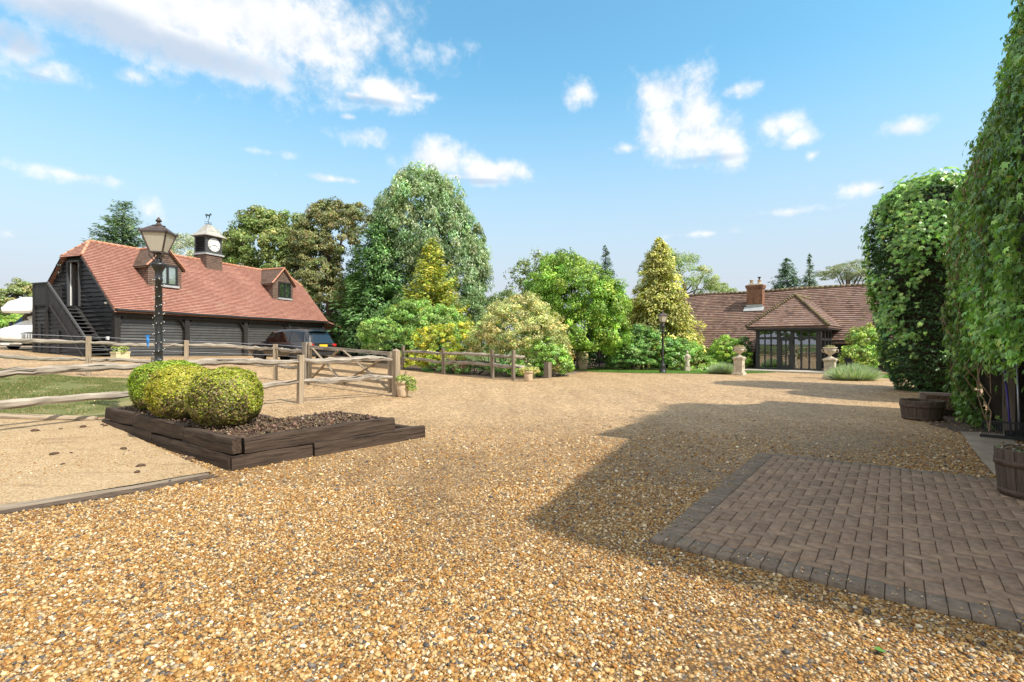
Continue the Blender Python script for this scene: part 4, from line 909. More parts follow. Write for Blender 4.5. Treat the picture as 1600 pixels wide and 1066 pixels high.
    m.box((cx, yb_ - .012, zz + .12), (wv + .03, .02, .22)); m.build('lead_flashing', 'lead', ch)
    # porch roof: hipped, running back into the main slope
    ox, oy, oz, az_, ay = 2.08, -.46, 2.54, 4.44, 1.85
    rise = az_ - oz
    m = MB(); fl = math.hypot(ay - oy, rise); fv = ((ay - oy) / fl, rise / fl)
    m.courses((0, oy, oz), (1, 0, 0), (0, fv[0], fv[1]), (0, -fv[1], fv[0]), 0, fl, .19, lambda v: (-ox * (1 - v / fl), ox * (1 - v / fl)), .022, 14, .006)
    ss = math.hypot(ox, rise); c2, s2 = ox / ss, rise / ss
    yf = lambda v: oy + (ay - oy) * v / ss
    ym = lambda v: ye + (oz + s2 * v - ze) / k
    m.courses((-ox, 0, oz), (0, -1, 0), (c2, 0, s2), (-s2, 0, c2), 0, ss, .19, lambda v: (-ym(v), -yf(v)), .022, 8, .006)
    m.courses((ox, 0, oz), (0, 1, 0), (-c2, 0, s2), (s2, 0, c2), 0, ss, .19, lambda v: (yf(v), ym(v)), .022, 8, .006)
    m.prism([(-ox, oy, oz - .05), (ox, oy, oz - .05), (0, ay, az_ - .08)], (0, 0, -.05))
    for s in (-1, 1): m.prism([(s * ox, oy, oz - .05), (0, ay, az_ - .08), (0, ym(ss), az_ - .08), (s * ox, ym(0), oz - .05)], (0, 0, -.05))
    pr = m.build('porch_roof', 'old_tile', h)
    m = MB()
    for s in (-1, 1):
        a, b = Vector((s * ox, oy, oz + .03)), Vector((0, ay, az_ + .05)); n = 24
        for i in range(n): m.tube([a.lerp(b, i / n), a.lerp(b, (i + 1.15) / n)], [.11, .07], 8)
    for i in range(12): m.tube([(0, ay + i * .33, az_ + .03), (0, ay + i * .33 + .32, az_ + .03)], [.10, .095], 8)
    m.build('bonnet_tiles', 'mossy_ridge', pr, smooth=True)
    m = MB(); m.box((0, oy + .06, oz - .13), (2 * ox - .05, .05, .14)); 
    for s in (-1, 1): m.box((s * (ox - .06), 1.4, oz - .13), (.05, 3.7, .14))
    m.box((0, .9, oz - .10), (3.8, 2.5, .04)); m.build('porch_fascia', 'dark_frame', pr)
    # porch frame, from the survey of its front: posts, mullions, transom, sill
    hw = 1.66; m = MB(); HZ = 2.40
    X = lambda p: -1.66 + 3.32 * (p - 430) / (1300 - 430)
    for a, b in ((430, 472), (725, 768), (908, 955), (1240, 1300)): m.box((X((a + b) / 2), .02, HZ / 2), (X(b) - X(a), .20, HZ))
    for a, b in ((547, 560), (632, 648), (836, 850), (1036, 1058), (1140, 1158)): m.box((X((a + b) / 2), .02, HZ / 2), (X(b) - X(a), .12, HZ))
    m.box((0, .02, HZ - .06), (3.32, .21, .14)); m.box((0, .02, .09), (3.32, .21, .18)); m.box((0, .02, 1.88), (3.32, .13, .13))
    for s in (-1, 1):
        for y in (1.0, 2.0, 2.9): m.box((s * (hw - .06), y, HZ / 2), (.14, .14, HZ))
        m.box((s * (hw - .06), 1.5, HZ - .06), (.15, 3.0, .14)); m.box((s * (hw - .06), 1.5, .09), (.15, 3.0, .18)); m.box((s * (hw - .06), 1.5, 1.8), (.12, 3.0, .12))
    fr = m.build('porch_frame', 'dark_frame', h)
    m = MB()
    dx0, dx1 = X(768), X(908)
    for x in (dx0 + .04, dx1 - .04): m.box((x, -.03, 1.0), (.08, .10, 1.64))
    m.box(((dx0 + dx1) / 2, -.03, 1.78), (dx1 - dx0, .10, .10)); m.box(((dx0 + dx1) / 2, -.03, .26), (dx1 - dx0, .10, .18)); dr = m.build('porch_door', 'dark_frame', h)
    m = MB(); m.tube([(dx1 - .06, -.10, .95), (dx1 - .06, -.12, 1.15)], .015, 6); m.build('door_handle', 'chrome', dr)
    spans = [(472, 547), (560, 632), (648, 725), (768, 836), (850, 908), (955, 1036), (1058, 1140), (1158, 1240)]
    for a, b in spans:
        for z0, z1 in ((.18, 1.815), (1.945, 2.27)):
            m = MB(); m.box(((X(a) + X(b)) / 2, .03, (z0 + z1) / 2), (X(b) - X(a), .008, z1 - z0)); m.build('window_pane', 'window_glass', h)
    for s in (-1, 1):
        m = MB(); m.box((s * (hw - .06), 1.5, 1.2), (.008, 2.9, 2.0)); m.build('side_pane', 'window_glass', h)
    m = MB(); m.box((0, 2.3, .03), (3.25, 4.5, .06)); m.build('porch_floor', 'timber_floor', h)
    m = MB(); m.box((0, 4.6, 1.2), (3.6, .1, 2.6)); 
    m.build('interior_wall', 'dark_interior', h)
    m = MB(); m.box((1.0, 2.6, .35), (1.1, .7, .45)); m.box((1.0, 2.95, .65), (1.1, .2, .6)); bevel(m.build('sofa', 'sofa', h), .08, 3)
    m = MB(); m.lathe([(.05, 0), (.05, .12), (.03, .16)], (X(940), -.12, 1.62), 8); m.box((X(940), -.10, 1.82), (.06, .08, .05)); m.build('porch_lamp', 'black_metal', h)
    # terrace slab in front
    m = MB(); m.box((.05, -.85, .035), (4.4, 1.6, .11)); o = bevel(m.build('porch_terrace', 'patio_stone'), .015, 1); o.location = HO; o.rotation_euler = (0, 0, HA); o['kind'] = 'structure'
house()

# ------------------------------------------------------------------ the creeper-clad barn at the right (its near end lies outside the picture)
BA = math.atan2(.8, .6)       # local x runs along the yard face, local -y... the yard lies on its +y side
def barn():
    b = thing('creeper_barn', 'tall barn wall at the right edge smothered in hanging green creeper', 'barn', tuple(FO), BA)
    zE = 6.7; fp = [(1.45, -.5), (-2.25, -.5), (-2.25, -.27), (-8.4, -1.58), (-8.4, -8.5), (3.4, -8.5), (3.4, -1.35), (1.45, -1.35)]
    # local frame: x along the face, y out into the yard
    m = MB(); m.prism([(x, y, -.2) for x, y in fp][::-1], (0, 0, zE + .2))
    m.courses((0, -.5, 0), (-1, 0, 0), (0, 0, 1), (0, 1, 0), 0, zE, .2, lambda v: (-1.3, 2.25), .03, 6, .006)
    d = Vector((-6.15, -1.31, 0)); L = d.length; d.normalize()
    m.courses((-2.25, -.27, 0), d, (0, 0, 1), (d.y, -d.x, 0), 0, zE, .2, lambda v: (0, L), .03, 10, .006)
    m.build('boarded_wall', 'black_board', b)
    m = MB(); e0, e1, r0, r1, k0, k1 = (1.4, -.55, zE), (-8.5, -1.7, zE), (3.4, -4.8, zE + 3.3), (-8.5, -5.2, zE + 3.3), (3.4, -8.7, zE), (-8.5, -8.7, zE)
    m.add([e0, e1, r1, r0, k0, k1], [(0, 1, 2, 3), (3, 2, 5, 4), (0, 3, 4), (1, 5, 2), (0, 4, 5, 1)]); m.build('roof', 'old_tile', b)
    m = MB(); m.box((-.06, -.16, 1.15), (.15, .15, 2.5), jit=.008); m.build('door_post', 'grey_timber', b)
    # creeper: hanging curtains of five-fingered leaves
    ivy(b)
def creeper_leaves(P, Nn, L, droop, pal, ct, name, parent, jn=.35, mat='glossy_foliage'):
    """five-fingered leaves: each a fan of leaflets hanging from P"""
    n = len(P); Nn = unit(Nn + rng.normal(0, jn, (n, 3))); T = np.array([0, 0, -droop])[None] + rng.normal(0, .45, (n, 3)); T = unit(T - Nn * np.sum(T * Nn, 1, keepdims=True)); B = np.cross(Nn, T)
    s = L * rng.uniform(.55, 1.3, n); Vs = []
    for ang, ln in ((-78, .62), (-38, .9), (0, 1.0), (38, .9), (78, .62)):
        a = math.radians(ang); t = T * math.cos(a) + B * math.sin(a); bb = np.cross(Nn, t); l = (s * ln)[:, None]
        V = np.empty((n, 4, 3)); dn = -Nn * l * .16
        V[:, 0] = P; V[:, 1] = P + t * l * .55 + bb * l * .20 ; V[:, 2] = P + t * l + dn; V[:, 3] = P + t * l * .55 - bb * l * .20
        Vs.append(V)
    V = np.stack(Vs, 1); c = palette(n, pal, .16) * ct[:, None]; c = np.clip(c, .002, .9)
    return quads(name, V, np.repeat(c, 20, 0), mat, parent)
VPAL = [(4, (.070, .150, .030)), (4, (.105, .21, .042)), (2, (.15, .26, .055)), (.6, (.19, .29, .07))]
def fbm2(a, b, s, seed):
    return np.array([mnoise.fractal(Vector((p * s, q * s, seed)), .6, 2.1, 4) for p, q in zip(a, b)])
def ivy(parent):
    """surface: along x (face), height z, bulging d metres out of the wall; wraps round the far corner"""
    n = 26000; a1 = 1.35
    u = rng.uniform(-4.2, 3.6, n); z = rng.uniform(.05, 8.6, n) ** 1.0
    top = 7.7 + .35 * np.sin(u * 2.1) + .2 * rng.normal(size=n) - np.clip(u - 1.2, 0, 9) * .35 - np.clip(-.6 - u, 0, 3) * .55
    open_ = (u < .05) & (z < 1.38 + .16 * np.sin(u * 5) + rng.normal(0, .10, n)) # the opening by the post and rakes stays clear
    k = (z < top) & ~open_; u, z = u[k], z[k]
    def surf(u, z, lump=True):
        bul = .42 + (.22 * fbm2(u, z * .55, .9, 4.2) + .12 * fbm2(u, z, 2.6, 1.2) if lump else 0) - .29 * np.clip(z - 4.0, 0, 9) - .22 * np.clip(1.0 - z, 0, 1)
        bul = bul * np.where(u < -.6, .75, 1)
        # wrap round the far end with a radius of half a metre
        x = np.minimum(u, a1 - .1); over = np.clip(u - (a1 - .1), 0, 9); ang = np.clip(over / .55, 0, 1.9); back = np.clip(over - .55 * 1.9, 0, 9)
        rr = np.where(lump, .5, .2); y = bul - .5 + rr * np.cos(ang) - back; xx = x + rr * np.sin(ang)
        nx = np.sin(ang); ny = np.cos(ang)
        return xx, y, nx, ny
    x, y, nx, ny = surf(u, z)
    off = np.abs(rng.normal(0, .10, len(u))) * np.where(rng.uniform(size=len(u)) < .5, -1, .6)
    P = np.stack([x + nx * off, y + ny * off, z], 1); Nn = np.stack([nx, ny, .28 + 0 * nx], 1)
    patch = fbm2(u, z, .8, 7.7); ct = np.exp(.62 * patch + rng.normal(0, .12, len(u)))
    creeper_leaves(P, unit(Nn), .088, 1.3, VPAL, ct, 'creeper', parent)
    # sprigs sticking out along the crest
    m = 420; u2 = rng.uniform(-.8, 2.6, m); z2 = 7.6 + rng.uniform(-.2, .5, m); x2, y2, a_, b_ = surf(u2, z2, False); y2 = y2 + rng.normal(0, .25, m)
    creeper_leaves(np.stack([x2, y2, z2], 1), np.tile([0, .6, .8], (m, 1)), .12, .8, VPAL, np.ones(m), 'creeper_crest', parent)
    # bare runners showing in the gaps and trailing ends
    mb = MB()
    for i in range(46):
        u0 = rng.uniform(-2.6, 1.6); zt = rng.uniform(2.2, 7.0); pts = []
        for k in range(9):
            z_ = zt - k * .26; xx_, yy_, n1, n2 = surf(np.array([u0 + .12 * math.sin(k * .9 + i)]), np.array([max(z_, .1)])); pts.append((float(xx_[0] + n1[0] * .03), float(yy_[0] + n2[0] * .03), max(z_, .1)))
        mb.tube(pts, .008, 4)
    mb.build('creeper_runners', 'dead_twig', parent)
    # solid dark sheet added behind the leaves to block light
    mb = MB(); us = np.linspace(-4.2, 3.3, 26); zs = np.linspace(0.0, 7.5, 18); g = []
    for zz in zs:
        for uu in us:
            x, y, nx, ny = surf(np.array([uu]), np.array([zz]), False); s = .0; g.append((float(x[0] - nx[0] * s), float(y[0] - ny[0] * s) if not (uu < .1 and zz < 1.7) else -.62, float(zz)))
    nu = len(us); fs = [(j * nu + i, j * nu + i + 1, (j + 1) * nu + i + 1, (j + 1) * nu + i) for j in range(len(zs) - 1) for i in range(nu - 1)]
    mb.add(g, fs); o = mb.build('creeper_backing', 'dark_twig', parent)
barn()
# ------------------------------------------------------------------ fences
def rail_mb(a, b, r, sq=1.5, wav=.026, seg=17, taper=.55):
    a, b = Vector(a), Vector(b); pts = []; rad = []; ph = random.uniform(0, 6); L = (b - a).length
    for i in range(seg + 1):
        f = i / seg; p = a.lerp(b, f); e = min(f, 1 - f) * 2
        p.z += wav * math.sin(f * 5.2 + ph) * min(1, e * 3) + random.uniform(-.016, .016); d = (b - a).normalized(); s = Vector((-d.y, d.x, 0)); p += s * wav * .6 * math.sin(f * 4 + ph * 2)
        pts.append(p); rad.append(r * (taper + (1 - taper) * min(1, e * 2.2)) * random.uniform(.9, 1.1))
    mb = MB(); mb.tube(pts, rad, 7, True, sq, .15); return mb
def post_fence(name, label, cat, posts, rails, ph, sec, group=None, wires=(), mat='oak_rail', pmat='oak_post', skip=()):
    """posts: ground points; rails: list of (height, radius); one rail per bay per height"""
    o = posts[0]; g = thing(name, label, cat, (o[0], o[1], gzf(o[0], o[1])), 0, group); O = Vector(g.location)
    P = [Vector((p[0], p[1], gzf(p[0], p[1]))) - O for p in posts]
    for i, p in enumerate(P):
        if i in skip: continue
        m = MB(); d = (P[min(i + 1, len(P) - 1)] - P[max(i - 1, 0)]); a = math.atan2(d.y, d.x); ax = (Vector((math.cos(a), math.sin(a), 0)), Vector((-math.sin(a), math.cos(a), 0)), Vector((random.uniform(-.015, .015), random.uniform(-.015, .015), 1)).normalized())
        m.box(p + Vector((0, 0, ph / 2 - .2)), (sec, sec * .85, ph + .4), ax, jit=.006); bevel(m.build('post', pmat, g), .008, 1)
    for i in range(len(P) - 1):
        for h, r in rails:
            j = lambda: random.uniform(-.035, .035)
            rail_mb(P[i] + Vector((0, 0, h + j())), P[i + 1] + Vector((0, 0, h + j())), r * random.uniform(.9, 1.15)).build('rail', mat, g)
    if wires:
        m = MB()
        for h in wires: m.tube([p + Vector((0, 0, h)) for p in P], .004, 4)
        m.build('wire', 'silver_pole', g)
    return g
def xy(v): return (v[0], v[1])
# drive fence, running from the field gate off to the left
FA = [(-6.84, 16.87), (-8.2, 17.75), (-10.7, 16.82), (-13.15, 15.9), (-15.8, 14.9), (-18.6, 13.85)]
post_fence('drive_fence', 'weathered post and rail fence with wires running left from the field gate', 'fence', FA, [(1.06, .045), (.52, .040)], 1.24, .125, None, (1.22, .86), skip=(0,))
BG = Vector((-3.28, 14.5, 0))
FB = [(-3.38, 14.38), (-5.02, 12.15), (-6.75, 9.72), (-8.5, 7.3)]
post_fence('bed_fence', 'bleached two rail fence in front of the gate, passing behind the three round bushes', 'fence', [FB[1], FB[2], FB[3]], [(1.01, .043), (.51, .041)], 1.15, .135, None, ())
def last_bay():
    g = bpy.data.objects['bed_fence']; O = Vector(g.location); a, b = FB[1], FB[0]
    A = Vector((a[0], a[1], gzf(*a))) - O; B = Vector((b[0], b[1], gzf(*b))) - O
    for h, r in ((1.03, .054), (.53, .055)): rail_mb(A + Vector((0, 0, h)), B + Vector((0, 0, h + .02)), r, 1.4, .03).build('rail', 'oak_rail', g)
last_bay()
FC = [(-5.75, 27.0), (-3.35, 25.0), (-.88, 23.0), (.06, 21.85)]
post_fence('garden_fence', 'low grey two rail fence along the shrub bed beyond the gate', 'fence', FC, [(1.02, .05), (.60, .055)], 1.28, .14, None, (), 'oak_rail', 'grey_timber')
m_ = bpy.data.objects['garden_fence']; O_ = Vector(m_.location)
for h in (1.0, .58): rail_mb(Vector((.06, 21.85, gzf(.06, 21.85) + h)) - O_, Vector((.55, 22.3, gzf(.55, 22.3) + h)) - O_, .05).build('rail', 'oak_rail', m_)
def one_post(name, label, x, y, h, sec, mat, cap=False, rnd=False):
    m = MB(); a = math.atan2(-.6, .8)
    if rnd: m.lathe([(sec * .5, -.3), (sec * .52, 0), (sec * .5, h - .02), (sec * .46, h)], (0, 0, 0), 14)
    else:
        ax = (Vector((math.cos(a), math.sin(a), 0)), Vector((-math.sin(a), math.cos(a), 0)), Vector((0, 0, 1)))
        m.box((0, 0, h / 2 - .2), (sec, sec, h + .4), ax, jit=.006)
        if cap:
            X, Y = ax[0] * sec / 2, ax[1] * sec / 2; z = Vector((0, 0, h)); m.add([-X - Y + z, X - Y + z, X + Y + z, -X + Y + z, z + Vector((0, 0, .06))], [(0, 1, 4), (1, 2, 4), (2, 3, 4), (3, 0, 4)])
    o = m.build(name, mat, None, smooth=rnd); o.location = (x, y, gzf(x, y)); return tag(o, label, 'post')
one_post('gate_post', 'stout square oak gate post with pointed top behind the creeper-draped pot', BG.x, BG.y, 1.30, .165, 'oak_post', True)
one_post('hinge_post', 'pale square hanging post at the left end of the field gate', -6.74, 16.8, 1.38, .20, 'oak_rail', False)
one_post('timber_stub', 'short round pale stub post behind the big rounded bushes beside the lamp', -6.35, 9.75, .78, .13, 'oak_post', False, True)
one_post('shrub_post', 'thick brown stub post at the foot of the variegated shrub', 1.62, 23.3, .72, .26, 'grey_timber')
def field_gate():
    a = Vector((-6.62, 16.70, 0)); b = Vector((-3.46, 14.64, 0)); d = b - a; L = d.length; ang = math.atan2(d.y, d.x)
    za, zb = gzf(a.x, a.y) + .10, gzf(b.x, b.y) + .10
    g = thing('field_gate', 'five bar wooden field gate with crossed braces closed between its two posts', 'gate', (a.x, a.y, za), ang); dz = zb - za
    def ln(x, z): return Vector((x, 0, z + dz * x / L))
    hs = [.06, .26, .46, .70, 1.12]
    for h in hs[:-1]:
        m = MB(); m.beam(ln(.05, h), ln(L - .05, h), .03, .085, (0, 0, 1)); m.build('bar', 'oak_post', g)
    m = MB(); m.beam(ln(.0, 1.13), ln(L, 1.10), .075, .10); m.build('top_bar', 'oak_rail', g)
    for x, h in ((.04, 1.28), (L - .05, 1.16)):
        m = MB(); m.beam(ln(x, -.02), ln(x, h), .075, .095, (0, 1, 0)); m.build('stile', 'oak_post', g)
    for p, q in (((.1, .06), (1.5, 1.1)), ((.25, 1.1), (1.8, .04)), ((1.75, 1.1), (L - .1, .1)), ((L - .3, .95), (1.65, .06))):
        m = MB(); m.beam(ln(*p) + Vector((0, -.035, 0)), ln(*q) + Vector((0, -.035, 0)), .03, .085, (0, 1, 0)); m.build('brace', 'oak_post', g)
field_gate()

# ------------------------------------------------------------------ raised bed of railway sleepers
BQ = Vector((-3.42, 6.25, 0)); BU = Vector((-.808, .589, 0)); BV = Vector((.640, .768, 0))
BLEN, BWID = 4.62, 1.30
def bed_z(f): return .0 + .07 * f      # the long side climbs a little with the ground
def raised_bed():
    g = thing('raised_bed', 'L-shaped raised bed of dark railway sleepers stacked two high in the gravel', 'raised bed', tuple(BQ))
    sec = .195
    def slp(p, q, h0, h1, nm='sleeper', w_=.125, mat='sleeper_wood', rz=0.0):
        m = MB(); a = Vector(p); b = Vector(q); n = max(2, int((b - a).length / .35))
        X = (b - a).normalized(); Y = Vector((-X.y, X.x, 0)); Y.normalize(); off = random.random() * 40
        ring = [(-.5, 0), (-.5, .22), (-.46, .80), (-.40, .97), (0, 1.0), (.40, .97), (.47, .8), (.5, .22), (.5, 0)]
        vs = []; gr = []
        for i in range(n + 1):
            c = a.lerp(b, i / n); k = 1 - (.06 if i in (0, n) else 0); jz = random.uniform(-.006, .006); jy = random.uniform(-.006, .006)
            for (yy, zz) in ring:
                q_ = c + Y * (yy * w_ * k + jy + random.uniform(-.004, .004)) + Vector((0, 0, h0 + (h1 - h0) * (zz * k + (1 - k) * .5) + jz + random.uniform(-.003, .003)))
                vs.append(q_); gr.append(((b - a).length * i / n + off, yy * w_ + off, zz * (h1 - h0)))
        r = len(ring); fs = [(i * r + k, i * r + (k + 1) % r, (i + 1) * r + (k + 1) % r, (i + 1) * r + k) for i in range(n) for k in range(r)]
        fs += [tuple(range(r))[::-1], tuple(n * r + k for k in range(r))]
        m.add(vs, fs, gr); return m.build(nm, mat, g)
    H1, H2 = .195, .40
    # long left side: three sleepers on top, a sunken row beneath
    s = [0, 1.42, 3.32, BLEN]
    inn = BV * .07
    for a, b in zip(s, s[1:]):
        slp(BU * (a + .01) + inn, BU * (b - .01) + inn, H1 + bed_z((a + b) / 2 / BLEN), H2 + bed_z((a + b) / 2 / BLEN))
    for a, b in ((.05, 2.5), (2.52, BLEN + .1)): slp(BU * a + BV * .045, BU * b + BV * .045, -.12, H1 + bed_z((a + b) / 2 / BLEN) - .006)
    # right-hand front: long lower pair, shorter upper one
    ins = BU * .07
    slp(BV * .0 + ins * .6 - BU * .0, BV * 1.05 + ins * .6, -.1, H1); slp(BV * 1.07 + ins * .5, BV * 3.05 + ins * .5, -.1, H1 + .01, w_=.14)
    slp(BV * .16 + ins, BV * 2.45 + ins, H1 + .004, H2, w_=.13)
    # far end of the short arm
    e = BV * 2.38
    slp(e + BU * .14, e + BU * 1.44, H1, H2 - .005); slp(BV * 2.98 + BU * .15, BV * 2.98 + BU * 1.2, -.1, H1 - .02)
    # back edges
    slp(BV * 2.3 + BU * 1.40, BV * 1.36 + BU * 1.40, -.05, H2 - .01); slp(BV * 1.28 + BU * 1.34, BV * 1.28 + BU * BLEN, 0, H2 + .02); slp(BU * (BLEN - .02) + BV * .14, BU * (BLEN - .02) + BV * 1.24, 0, H2 + .06)
    # soil
    def soil(poly, nm='soil'):
        bm = bmesh.new(); f = bm.faces.new([bm.verts.new(p) for p in poly])
        if f.normal.z < 0: f.normal_flip()
        xs = [p[0] for p in poly]; ys = [p[1] for p in poly]
        for ax, lo, hi in ((0, min(xs), max(xs)), (1, min(ys), max(ys))):
            q = lo + .09
            while q < hi:
                co = [0, 0, 0]; co[ax] = q; no = [0, 0, 0]; no[ax] = 1
                bmesh.ops.bisect_plane(bm, geom=bm.verts[:] + bm.edges[:] + bm.faces[:], plane_co=co, plane_no=no, dist=1e-5); q += .09
        for v in bm.verts: v.co.z += .035 * mnoise.fractal(Vector((v.co.x * 4, v.co.y * 4, 5)), .7, 2.2, 4)
        me = bpy.data.meshes.new(nm); bm.to_mesh(me); bm.free(); me.materials.append(MAT['soil']); o = bpy.data.objects.new(nm, me); COL.objects.link(o); o.parent = g
    def q3(a, b, z): v = BU * a + BV * b; return (v.x, v.y, z)
    soil([q3(.12, .12, .35), q3(.12, 2.34, .36), q3(1.36, 2.34, .36), q3(1.36, 1.24, .36), q3(BLEN - .08, 1.24, .42), q3(BLEN - .08, .12, .42)])
    # clods of soil and bark lying on it, part of the planting soil
    n = 6500; a = rng.uniform(.15, BLEN - .15, n); b = rng.uniform(.14, 2.32, n); k = (b < 1.22) | (a < 1.3); a, b = a[k], b[k]; n = len(a)
    Pn = np.stack([BU.x * a + BV.x * b, BU.y * a + BV.y * b, .375 + .05 * a / BLEN + rng.uniform(-.01, .035, n)], 1)
    V = []; 
    tet = np.array([(1, 1, 1), (1, -1, -1), (-1, 1, -1), (-1, -1, 1)], float); fc = np.array([(0, 1, 2), (0, 3, 1), (0, 2, 3), (1, 3, 2)])
    oc = np.array([(1, 0, 0), (-1, 0, 0), (0, 1, 0), (0, -1, 0), (0, 0, 1), (0, 0, -1)], float); of = np.array([(0, 2, 4), (2, 1, 4), (1, 3, 4), (3, 0, 4), (2, 0, 5), (1, 2, 5), (3, 1, 5), (0, 3, 5)])
    s_ = np.exp(rng.normal(-4.5, .5, n))[:, None, None]; Vc = oc[None] * s_ * (1 + rng.normal(0, .3, (n, 6, 3))) + Pn[:, None]
    F = (of[None] + (np.arange(n) * 6)[:, None, None]).reshape(-1, 3); cc = palette(n, [(3, (.07, .042, .026)), (3, (.11, .068, .04)), (2, (.17, .115, .07)), (.5, (.28, .21, .14))], .25)
    o = quads('soil_clods', Vc.reshape(-1, 3), np.repeat(cc, 6, 0), 'pebble', g, 3, F); o['kind'] = 'stuff'
raised_bed()
def bedp(b, v=.62, z=.40): return BQ + BU * b + BV * v + Vector((0, 0, z))
def bush(label, c, rx, rz, seed, green, brown):
    root = thing('round_bush', label, 'bush', tuple(c), 0, 'clipped round bushes in the raised bed'); n = 34000
    d = rdir(n); d = d[d[:, 2] > -.82]; n = len(d)
    p = np.sign(d) * np.abs(d) ** .82; nz = np.array([mnoise.fractal(Vector((q[0] * 2.4, q[1] * 2.4, q[2] * 2.4 + seed)), .6, 2, 3) for q in d])
    s = (1 + .085 * nz - np.abs(rng.normal(0, .045, n)))[:, None]; P = p * s * np.array([rx, rx, rz]) + np.array([0, 0, rz * .93])
    low = np.clip((-d[:, 2] - .05) * 1.6, 0, 1); spot = np.array([mnoise.noise(Vector((q[0] * 1.7 + seed, q[1] * 1.7, q[2] * 1.7))) for q in d])  # low: browner, darker leaves underneath, painting in shade along with real browning
    br = np.clip(low * 1.5 + .10 + (spot - .22) * 1.3 + brown * np.clip(1.25 - 1.1 * np.linalg.norm(d - unit(np.array([[.42, -.88, -.25]])), axis=1), 0, 1) * 1.6, 0, 1)
    isb = rng.uniform(size=n) < br * .9
    c = palette(n, green, .2); c[isb] = palette(int(isb.sum()), [(3, (.095, .082, .028)), (2, (.13, .10, .042)), (2, (.06, .05, .02)), (2, (.08, .11, .02))], .2)
    keep = ~(isb & (rng.uniform(size=n) < .35)); P, d, c = P[keep], d[keep], c[keep]; n = len(P)
    V = leaf_quads(P, unit(d * 1.1 + np.array([0, 0, .15]) + rng.normal(0, .36, (n, 3))), .031 * rng.uniform(.7, 1.35, n), .020)
    quads('foliage', V, np.repeat(c, 4, 0), 'foliage', root)
    m = MB()
    for i in range(120):
        a = random.uniform(0, 6.28); e = random.uniform(-.35, 1.1); q = Vector((math.cos(a) * math.cos(e) * rx, math.sin(a) * math.cos(e) * rx, (math.sin(e) + .93) * rz)) * random.uniform(.86, .99)
        st = Vector((q.x * .12, q.y * .12, .02)); md = st.lerp(q, .5) + Vector((random.uniform(-.06, .06), random.uniform(-.06, .06), -.03)); m.tube([st, md, q], [.012, .007, .003], 4)
    m.build('branches', 'dead_twig', root)
GB = [(4, (.12, .195, .014)), (3, (.165, .24, .02)), (2, (.07, .125, .012)), (1.5, (.22, .28, .035))]
bush('lime green clipped bush farthest back, widest of the three beside the lamp post', bedp(3.66, .66, .41), .54, .45, 1.0, GB, .15)
bush('yellow-green clipped bush in the middle of the three in the sleeper bed', bedp(2.52, .44, .40), .46, .43, 5.0, [(4, (.185, .21, .015)), (3, (.24, .255, .025)), (2, (.12, .145, .015)), (1, (.28, .25, .07))], .35)
bush('nearest clipped bush with a browning twiggy face beside the bare soil', bedp(1.30, .52, .39), .455, .43, 9.0, [(4, (.155, .20, .016)), (3, (.21, .24, .022)), (2, (.09, .125, .014)), (1.5, (.20, .17, .07))], .9)

